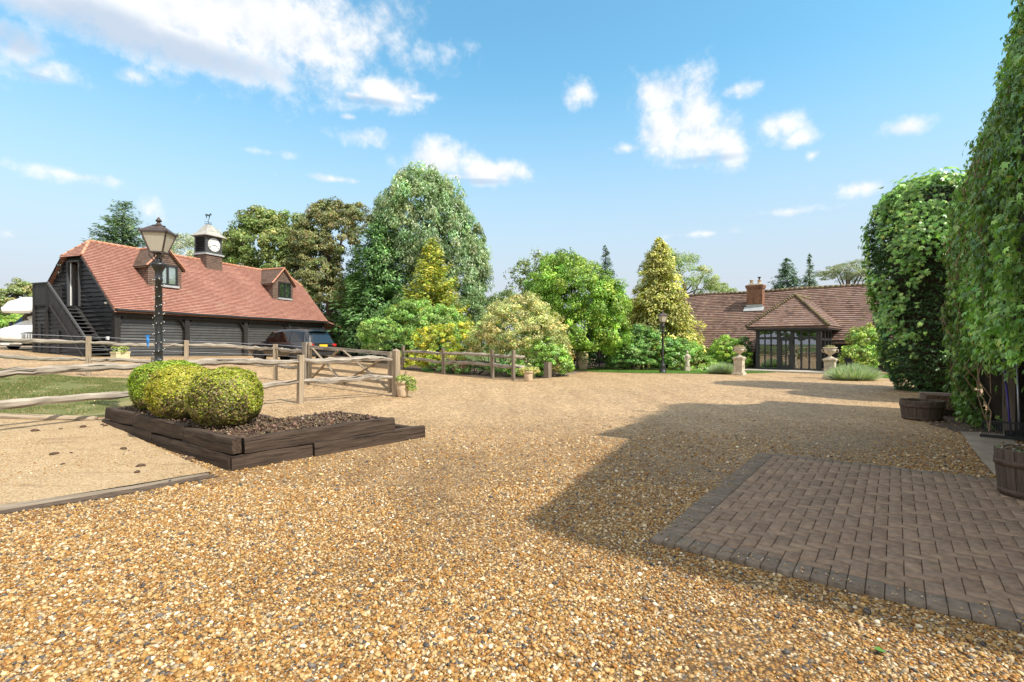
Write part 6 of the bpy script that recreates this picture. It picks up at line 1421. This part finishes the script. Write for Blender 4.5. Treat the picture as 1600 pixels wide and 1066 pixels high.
# ------------------------------------------------------------------ trees and shrubs
def B(px, py, Y, rx, ry, rd=None):
    """an ellipsoid of foliage at distance Y: survey half widths turned into metres, depth rd"""
    c = pix(px, py, Y); k = Y / 800; return (c.x, c.y, c.z, rx * k, rd if rd else rx * k * .9, ry * k)
def G(px, Y): return ((px - 800) / 800 * Y, Y, gzf((px - 800) / 800 * Y, Y))
# -- behind the garage
conifer('cypress_tree', 'dark feathery cypress rising behind the left end of the garage roof', G(192, 38), 10.6, 2.9, 420, lambda f: (1 - f) ** .8 * .95 + .14, [(4, (.045, .085, .035)), (2, (.07, .12, .045)), (1, (.10, .15, .06))], .34, .10, .09, .02, .5, .6, .3, thick=.25, ragged=.28)
leafy_tree('silver_tree', 'pale silvery loose tree behind the clock turret', 'tree', G(312, 52), [B(300, 400, 52, 42, 36), B(340, 395, 52, 36, 34), B(275, 405, 52, 30, 30), B(365, 420, 52, 30, 30)], 190, 60, .55, .22, .12, [(3, (.20, .25, .15)), (2, (.28, .32, .22)), (1, (.13, .18, .09))], .25, 7.5, flat=.9)
leafy_tree('sycamore_tree', 'broad mid green tree rising behind the far half of the garage roof', 'tree', G(420, 47), [B(415, 385, 47, 58, 50), B(385, 420, 47, 40, 40), B(450, 375, 47, 40, 45), B(440, 430, 47, 55, 45), B(405, 345, 47, 26, 20), B(360, 400, 47, 22, 25)], 330, 80, .62, .25, .17, [(4, (.10, .15, .035)), (3, (.14, .19, .05)), (1.5, (.20, .24, .08)), (1, (.06, .10, .025))], .4, 8, droop=.3)
leafy_tree('hawthorn_tree', 'olive brown thin topped tree between the mid green tree and dark conifers', 'tree', G(515, 45), [B(490, 400, 45, 40, 60), B(500, 385, 45, 38, 60), B(530, 365, 45, 36, 50), B(475, 440, 45, 35, 50), B(555, 350, 45, 30, 34), B(510, 330, 45, 22, 16), B(500, 450, 44, 38, 45)], 480, 75, .5, .20, .12, [(3, (.10, .125, .042)), (3, (.13, .145, .055)), (2.5, (.075, .11, .03)), (1.3, (.19, .175, .085))], .35, 8.5, droop=.5)
conifer('dark_cypress', 'tall dark green cypress with layered feathery sprays beside the garage end', G(592, 43), 11.8, 3.5, 640, lambda f: (1 - f) ** .62 * (1.0 if f > .12 else .9), [(4, (.050, .115, .034)), (3, (.075, .155, .045)), (1.5, (.11, .20, .06)), (1, (.030, .07, .022))], .36, .12, .085, .10, .35, .55, .02, ragged=.22, thick=.22, mult=2)
conifer('dark_cypress', 'shorter dark cypress filling the gap right behind the parked car', G(556, 47.0), 9.2, 2.6, 330, lambda f: (1 - f) ** .6, [(4, (.040, .095, .03)), (3, (.06, .13, .04)), (1, (.10, .18, .06))], .36, .12, .09, .05, .35, .55, .02, ragged=.22)
leafy_tree('weeping_tree', 'tallest tree, huge rounded dome of hanging silvery green leaves', 'tree', G(682, 46), [B(662, 350, 46, 68, 84, 4.5), B(690, 400, 46, 70, 90, 4.5), B(705, 450, 46, 56, 80, 4), B(640, 420, 46, 55, 90, 4), B(655, 300, 46, 46, 34, 3.2), B(720, 490, 45.5, 42, 55, 3), B(610, 340, 46, 25, 40, 2), B(735, 430, 46, 26, 60, 2.5)], 860, 85, .62, .34, .12, [(4, (.115, .185, .075)), (3, (.16, .235, .11)), (2, (.22, .29, .165)), (1.3, (.07, .12, .04))], .5, 12, droop=1.3, flat=1.0, cj=.26, mat='glossy_foliage')
conifer('golden_cypress', 'small bright yellow tipped cypress in front of the huge rounded tree', G(674, 38.5), 9.2, 2.5, 420, lambda f: (1 - f) ** .7 + .04, [(3, (.25, .26, .03)), (3, (.17, .21, .028)), (3, (.09, .15, .025)), (1, (.34, .32, .06))], .30, .10, .09, .0, .55, .6, .1, ragged=.24)
shrub('light_green_shrub', 'billowing fresh green shrub beside the yellow one behind the gate', 'shrub', G(640, 33), [B(610, 520, 33, 48, 32, 1.6), B(650, 505, 33, 42, 38, 1.6), B(690, 510, 33, 36, 34, 1.5), B(630, 490, 33, 26, 18, 1), B(592, 533, 33, 26, 24, 1), B(660, 545, 32.5, 40, 25, 1)], 260, 75, .34, .17, .085, [(4, (.12, .22, .045)), (3, (.17, .28, .07)), (1.5, (.075, .15, .03))], droop=.5, flat=.55)
shrub('yellow_shrub', 'bright yellow leaved shrub spilling through the garden fence', 'shrub', G(697, 27.6), [B(690, 535, 27.4, 38, 28, 1.0), B(720, 525, 27.5, 34, 24, 1.0), B(668, 530, 27.6, 22, 20, .8), B(690, 560, 27.2, 36, 18, .9), B(655, 562, 27.4, 28, 18, .8)], 240, 60, .20, .12, .06, [(5, (.27, .30, .03)), (3, (.20, .25, .03)), (2.5, (.11, .18, .03)), (1, (.34, .34, .09))], flat=.7, cj=.28)
shrub('low_evergreen', 'low dark green evergreen at the foot of the yellow shrub', 'shrub', G(735, 26.0), [B(735, 575, 25.6, 44, 12, .6), B(700, 575, 26.2, 40, 11, .6), B(790, 575, 24.2, 30, 14, .6)], 120, 50, .16, .10, .05, [(3, (.05, .11, .025)), (2, (.08, .16, .035))])
m = MB(); rt_ = thing('bare_shrub', 'bare brown twiggy shrub behind the middle of the garden fence', 'shrub', G(718, 25.4))
for i in range(70):
    a = random.uniform(0, 6.28); e = random.uniform(.2, 1.0); q = Vector((math.cos(a) * e * .9, math.sin(a) * e * .4, random.uniform(.4, 1.0))); m.tube([(q.x * .2, q.y * .2, -.05), q * .6 + Vector((0, 0, .1)), q], [.012, .008, .003], 4)
m.build('twigs', 'dead_twig', rt_)
shrub('variegated_shrub', 'large cream and yellow variegated shrub behind the end of the garden fence', 'shrub', G(808, 25.6), [B(800, 520, 25.6, 52, 48, 1.6), B(845, 530, 25.4, 42, 44, 1.5), B(765, 535, 26, 34, 38, 1.3), B(820, 485, 26, 38, 26, 1.3), B(870, 555, 25.2, 24, 28, 1.0), B(835, 572, 24.8, 44, 20, 1.0), B(780, 490, 26.2, 20, 18, .9)], 520, 70, .26, .10, .055, [(4, (.23, .26, .10)), (3, (.31, .32, .14)), (3, (.15, .20, .06)), (1, (.40, .38, .16)), (1.5, (.09, .15, .035))], cj=.26, flat=.7)
shrub('glossy_shrub', 'bright glossy green climber below the variegated shrub beside the stub post', 'shrub', G(865, 24.2), [B(862, 560, 24.3, 26, 26, .8), B(825, 578, 24.0, 34, 14, .7), B(845, 545, 24.4, 24, 22, .7), B(882, 570, 24.8, 14, 20, .6)], 190, 60, .17, .10, .06, [(4, (.13, .25, .04)), (3, (.19, .32, .06)), (1, (.06, .14, .025))], mat='glossy_foliage')
leafy_tree('sparse_tree', 'thin airy tree with open twigs left of the bright green tree', 'tree', G(832, 37), [B(822, 432, 37, 28, 26), B(850, 425, 37, 32, 30), B(805, 455, 37, 20, 20), B(870, 410, 37, 20, 16), B(840, 470, 37, 40, 26)], 110, 45, .42, .17, .10, [(3, (.10, .15, .04)), (2, (.15, .20, .06)), (1, (.06, .09, .03))], .16, 5.5, flat=.9)
leafy_tree('bright_green_tree', 'spreading bright green tree over the picket gate', 'tree', G(893, 33.0), [B(895, 455, 30.5, 62, 50, 2.3), B(935, 480, 30.3, 46, 48, 2.0), B(860, 450, 31, 42, 44, 1.8), B(905, 520, 30, 60, 34, 2.0), B(950, 520, 30, 34, 36, 1.4), B(880, 415, 31, 34, 22, 1.3), B(860, 505, 30.2, 36, 36, 1.6), B(935, 540, 30.4, 34, 16, 1.2), B(900, 480, 31.5, 70, 56, 2.0)], 820, 80, .36, .15, .085, [(4, (.105, .20, .025)), (3, (.15, .26, .035)), (1.5, (.20, .30, .055)), (1.5, (.055, .12, .016))], .20, 3.6, droop=.35, cj=.26, flat=.85, inner=.55)
conifer('blue_spruce', 'small dark bluish spruce top showing behind the bright green tree', G(946, 54), 11.9, 2.5, 380, lambda f: (1 - f) ** .85 + .05, [(4, (.05, .085, .06)), (2, (.075, .115, .08)), (1, (.03, .055, .035))], .40, .13, .12, .2, .15, .6, .2, ragged=.2)
conifer('golden_conifer', 'tall conical golden conifer with billowing cream tips beside the old roof', G(1030, 35.5), 8.9, 2.75, 820, lambda f: min(1, (1 - f) ** .62 * 1.04 + .02), [(5, (.25, .27, .08)), (3, (.33, .33, .12)), (3, (.16, .20, .045)), (1.4, (.07, .11, .025))], .24, .10, .075, .15, .05, .7, .04, ragged=.14, thick=.20, mult=3, cj=.34)
leafy_tree('ash_tree', 'pale airy tree behind the golden conifer and the house ridge', 'tree', G(1070, 54), [B(1055, 430, 54, 34, 34), B(1085, 440, 54, 34, 26), B(1040, 405, 54, 20, 20), B(1112, 452, 54, 26, 12), B(1070, 415, 54, 24, 18)], 150, 55, .55, .20, .11, [(3, (.15, .21, .075)), (2, (.21, .27, .11)), (1, (.10, .15, .05))], .25, 8, flat=.8)
leafy_tree('far_bush', 'small pale tree top peeping over the house ridge left of the chimney', 'tree', G(1123, 58), [B(1123, 452, 58, 18, 10), B(1140, 458, 58, 12, 8)], 30, 40, .4, .2, .12, [(3, (.12, .18, .06)), (1, (.18, .24, .09))], .15, 6)
shrub('viburnum_shrub', 'tiered glossy dark green shrub at the back of the lawn', 'shrub', G(1005, 30.8), [B(985, 555, 30.8, 36, 26, 1.3), B(1020, 548, 30.8, 40, 32, 1.4), B(1050, 556, 30.5, 30, 26, 1.2), B(1000, 530, 31.2, 30, 22, 1.2), B(965, 565, 30.6, 18, 14, .9)], 300, 60, .24, .13, .075, [(4, (.07, .16, .032)), (3, (.11, .22, .05)), (1.5, (.18, .29, .09)), (1, (.035, .08, .018))], mat='glossy_foliage', flat=.4, updir=.5, cj=.26)
shrub('border_shrub', 'leafy green border shrub right of the far lamp post', 'shrub', G(1080, 31.5), [B(1076, 556, 31.5, 24, 24, 1.0), B(1098, 570, 31, 22, 14, .9), B(1060, 545, 32, 20, 18, .9)], 150, 55, .2, .11, .06, [(4, (.12, .22, .04)), (2, (.17, .28, .06)), (1, (.06, .12, .025))])
shrub('border_plant', 'low pale green border plants under the statue', 'plants', G(1066, 30.2), [B(1062, 575, 30.2, 18, 6, .5), B(1095, 578, 29.8, 22, 6, .5), B(1118, 575, 29.8, 16, 7, .5)], 80, 40, .13, .09, .05, [(3, (.18, .28, .06)), (2, (.26, .34, .12)), (1, (.10, .19, .04))])
shrub('laurel_shrub', 'rounded yellow-green laurel left of the porch', 'shrub', tuple(hl(-3.9, .9)), [B(1136, 550, 31.4, 26, 24, 1.0), B(1150, 560, 31.2, 22, 20, .9), B(1120, 560, 31.6, 16, 18, .8)], 190, 55, .2, .13, .06, [(4, (.14, .25, .035)), (3, (.21, .32, .05)), (1.5, (.07, .14, .025))], mat='glossy_foliage')
shrub('clipped_evergreen', 'dark clipped evergreen hugging the left wall of the porch', 'shrub', tuple(hl(-2.6, .5)), [(*hl(-2.75, .55, .75), .62, .7, .8), (*hl(-2.65, .8, 1.45), .5, .6, .55)], 170, 60, .12, .07, .04, [(4, (.04, .10, .025)), (2, (.065, .14, .035))], inner=.5)
LV = [(4, (.17, .25, .13)), (3, (.23, .31, .17)), (1.5, (.10, .17, .06)), (1, (.30, .30, .30))]
def lavender(label, c, rx, h):
    root = thing('lavender_bush', label, 'bush', tuple(c), 0, 'lavender bushes beside the urns'); n = 5200
    a = rng.uniform(0, 6.283, n); q = np.sqrt(rng.uniform(0, 1, n)); e = rng.uniform(.35, 1.0, n); b = np.stack([np.cos(a) * q * rx * .75, np.sin(a) * q * rx * .55, 0 * a], 1)
    d = unit(np.stack([np.cos(a) * q * .75, np.sin(a) * q * .75, .45 + (1 - q) * .8], 1) + rng.normal(0, .12, (n, 3))); L = h * e * (1.05 - .25 * q)
    T = d; Nn = unit(np.cross(T, rdir(n))); P = b + d * (L * .55)[:, None]; V = leaf_quads(P, Nn, L * .95, .018 + 0 * L, T, fold=0)
    quads('foliage', V, np.repeat(palette(n, LV, .2), 4, 0), 'foliage', root)
lavender('grey green lavender mound left of the left urn', gp(1130, 584), .66, .66); lavender('wide grey green lavender mound right of the right urn', gp(1334, 594), .95, .82)
shrub('camellia_shrub', 'sunlit glossy shrub at the old house wall right of the porch', 'shrub', G(1350, 26.4), [B(1352, 535, 26.4, 24, 26, 1.0), B(1340, 560, 26.2, 24, 26, .9), B(1372, 558, 26.6, 24, 30, 1.0)], 230, 60, .2, .12, .06, [(4, (.15, .25, .04)), (2, (.24, .33, .07)), (2, (.06, .12, .025)), (1, (.32, .36, .10))], mat='glossy_foliage', cj=.3)
# -- beyond the house
conifer('spruce_tree', 'dark broad spruce showing above the house ridge right of the chimney', G(1230, 56), 10.9, 3.3, 420, lambda f: (1 - f) ** .75 + .05, [(4, (.055, .10, .055)), (2, (.08, .14, .07)), (1, (.035, .065, .03))], .42, .13, .13, .15, .2, .6, .3, ragged=.25)
conifer('spruce_tree', 'slim pointed spruce just right of the broad one above the house', G(1265, 54), 11.0, 2.0, 330, lambda f: (1 - f) ** .9 + .04, [(4, (.06, .105, .055)), (2, (.09, .145, .07))], .40, .12, .13, .2, .2, .6, .3, ragged=.2)
leafy_tree('scots_pine', 'flat topped grey green pine above the right end of the house ridge', 'tree', G(1325, 50), [B(1305, 432, 50, 30, 9), B(1330, 418, 50, 26, 9), B(1318, 425, 50, 36, 10), B(1350, 435, 50, 26, 12), B(1345, 412, 50, 18, 7)], 150, 60, .42, .20, .05, [(4, (.13, .16, .09)), (2, (.17, .20, .12)), (1, (.07, .10, .05))], .28, 8.2, flat=.4)
# -- far left beyond the van
leafy_tree('roadside_tree', 'rounded olive tree beyond the motorhome at the far left', 'tree', G(25, 52), [B(28, 475, 52, 34, 34), B(0, 490, 52, 34, 28), B(52, 490, 52, 26, 28), B(-30, 485, 52, 30, 30), B(40, 455, 52, 16, 14)], 220, 65, .55, .24, .15, [(4, (.13, .17, .06)), (3, (.18, .21, .08)), (1, (.08, .11, .035))], .3, 5)
shrub('field_hedge', 'long bright green hedge beyond the motorhome', 'hedge', G(10, 44), [B(-40, 512, 44, 40, 16, 1), B(0, 508, 44, 34, 14, 1), B(35, 506, 44, 34, 15, 1), B(65, 508, 44, 30, 14, 1)], 240, 55, .3, .17, .10, [(4, (.12, .21, .035)), (3, (.17, .27, .05))])
# -- dark background masses between and under the trees
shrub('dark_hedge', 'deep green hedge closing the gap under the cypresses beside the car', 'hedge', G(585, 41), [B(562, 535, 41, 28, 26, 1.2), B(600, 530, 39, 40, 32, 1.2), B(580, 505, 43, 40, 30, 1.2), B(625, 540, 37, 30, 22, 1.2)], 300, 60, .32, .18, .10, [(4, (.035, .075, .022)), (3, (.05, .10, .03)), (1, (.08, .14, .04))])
shrub('garden_hedge', 'soft green hedge seen in the dip between the rounded tree and the variegated shrub', 'hedge', G(772, 42), [B(750, 500, 42, 40, 42, 1.6), B(790, 490, 42, 36, 36, 1.6), B(775, 530, 40, 60, 34, 1.6)], 220, 60, .45, .2, .12, [(4, (.10, .16, .06)), (2, (.15, .21, .085)), (1, (.06, .11, .035))])
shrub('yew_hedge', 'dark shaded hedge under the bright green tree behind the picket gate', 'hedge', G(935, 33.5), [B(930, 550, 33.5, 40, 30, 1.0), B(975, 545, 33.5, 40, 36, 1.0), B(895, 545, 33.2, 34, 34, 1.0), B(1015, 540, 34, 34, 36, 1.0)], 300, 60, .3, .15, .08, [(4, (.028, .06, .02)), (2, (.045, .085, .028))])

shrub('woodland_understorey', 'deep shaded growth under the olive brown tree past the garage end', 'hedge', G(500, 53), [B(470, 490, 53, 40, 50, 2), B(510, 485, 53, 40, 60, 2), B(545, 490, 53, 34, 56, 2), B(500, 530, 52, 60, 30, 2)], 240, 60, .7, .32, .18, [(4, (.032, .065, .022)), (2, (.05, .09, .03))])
# -- the creeper-hung yew between the barn and the house
def yew(b, label, scl):
    root = thing('creeper_yew', label, 'tree', b); root.scale = (scl, scl, scl)
    n = 30000; th = rng.uniform(0, 6.283, n); z = rng.uniform(.02, 7.0, n)
    def rad(z): return np.interp(z, [0, .25, .9, 2.2, 4.2, 5.6, 6.4, 6.85, 7.05], [.95, 1.08, 1.32, 1.55, 1.72, 1.74, 1.50, .95, .25])
    def shape(th, z, seed=0.0):
        q = np.array([mnoise.fractal(Vector((math.cos(a) * 1.3, math.sin(a) * 1.3, c * .55 + seed)), .6, 2, 3) for a, c in zip(th, z)])
        return rad(z) * (1 + .13 * q)
    r = shape(th, z) * (1 - np.abs(rng.normal(0, .05, n)))
    # horizontal tiers of yew sprays
    zz = z + .05 * np.sin(z * 22 + 3 * np.sin(th * 3)); d = np.stack([np.cos(th), np.sin(th), 0 * th], 1)
    P = d * r[:, None]; P[:, 2] = zz; Nn = unit(d * .55 + np.array([0, 0, .8]) + rng.normal(0, .25, (n, 3))); T = unit(d + rng.normal(0, .5, (n, 3)) + np.array([0, 0, -.25]))
    V = leaf_quads(P, Nn, .17 * rng.uniform(.6, 1.3, n), .05, T); quads('crown', V, np.repeat(palette(n, [(4, (.028, .065, .020)), (3, (.042, .09, .028)), (1, (.06, .115, .035))], .2), 4, 0), 'foliage', root)
    n = 15000; th = rng.uniform(0, 6.283, n); z = 7.05 * rng.uniform(.08, 1, n) ** .75
    cl = np.array([mnoise.fractal(Vector((math.cos(a) * 1.6, math.sin(a) * 1.6, c * .55 + 11)), .6, 2.1, 4) for a, c in zip(th, z)])
    face_ = np.cos(th - math.radians(150)) # thickest on the house side
    k = (cl * 1.25 + .13 * (z - 3.9) + .34 * face_ + rng.normal(0, .13, n)) > .20; th, z = th[k], z[k]; n = len(th); r = shape(th, z) * (1.02 + np.abs(rng.normal(0, .045, n)))
    d = np.stack([np.cos(th), np.sin(th), 0 * th], 1); P = d * r[:, None]; P[:, 2] = z + .06
    creeper_leaves(P, unit(d + np.array([0, 0, .45])), .120, 1.0, [(4, (.07, .16, .03)), (4, (.11, .22, .045)), (2, (.17, .29, .07)), (.6, (.24, .34, .09))], np.exp(rng.normal(0, .3, n)), 'creeper', root)
    m = 260; th = rng.uniform(0, 6.283, m); d = np.stack([np.cos(th), np.sin(th), 0 * th], 1); P = d * rng.uniform(.2, 1.5, m)[:, None]; P[:, 2] = 7.0 - .25 * (P[:, 0] ** 2 + P[:, 1] ** 2) * .6 + rng.uniform(-.1, .28, m)
    creeper_leaves(P, np.tile([0, 0, 1.0], (m, 1)) + d * .5, .15, .5, VPAL, np.full(m, 1.3), 'creeper_crest', root)
    mb = MB(); prof = [(.15, -.2), (.75, .3), (1.05, 1.2), (1.3, 3), (1.42, 5), (1.2, 6.1), (.5, 6.7), (.05, 6.75)]; mb.lathe([(a * .86, c) for a, c in prof], (0, 0, 0), 18); mb.build('dense_twigs', 'dark_twig', root)
    mb = MB(); mb.tube([(0, 0, -.3), (.05, .02, 1.0), (0, 0, 3)], [.3, .25, .15], 10); mb.build('trunk', 'bark', root, True)
yew((14.0, 17.0, 0.0), 'tall rounded dark yew hung with lighter creeper, standing between barn and house', 1.0)
yew((13.85, 13.3, 0.0), 'second creeper hung yew mostly hidden behind the creeper at the barn end', .86)
# -- trees of the garden beyond the left edge, which the porch glass and the car mirror
for i, (x, y, h) in enumerate(((-36, 6, 11), (-42, -6, 13), (-30, -14, 10))):
    leafy_tree('garden_tree', ('broad green tree beyond the paddock, seen only as a reflection', 'tall green tree beyond the paddock, seen only as a reflection', 'lower green tree behind the paddock, seen only as a reflection')[i], 'tree', (x, y, gzf(x, y)), [(x, y, h * .55, 4.5, 4.5, h * .45), (x + 3, y - 3, h * .4, 4, 4, h * .35), (x - 3, y + 2, h * .45, 4, 4, h * .35)], 160, 50, 1.0, .5, .32, [(3, (.09, .15, .03)), (2, (.13, .2, .05))], .4, h * .5)
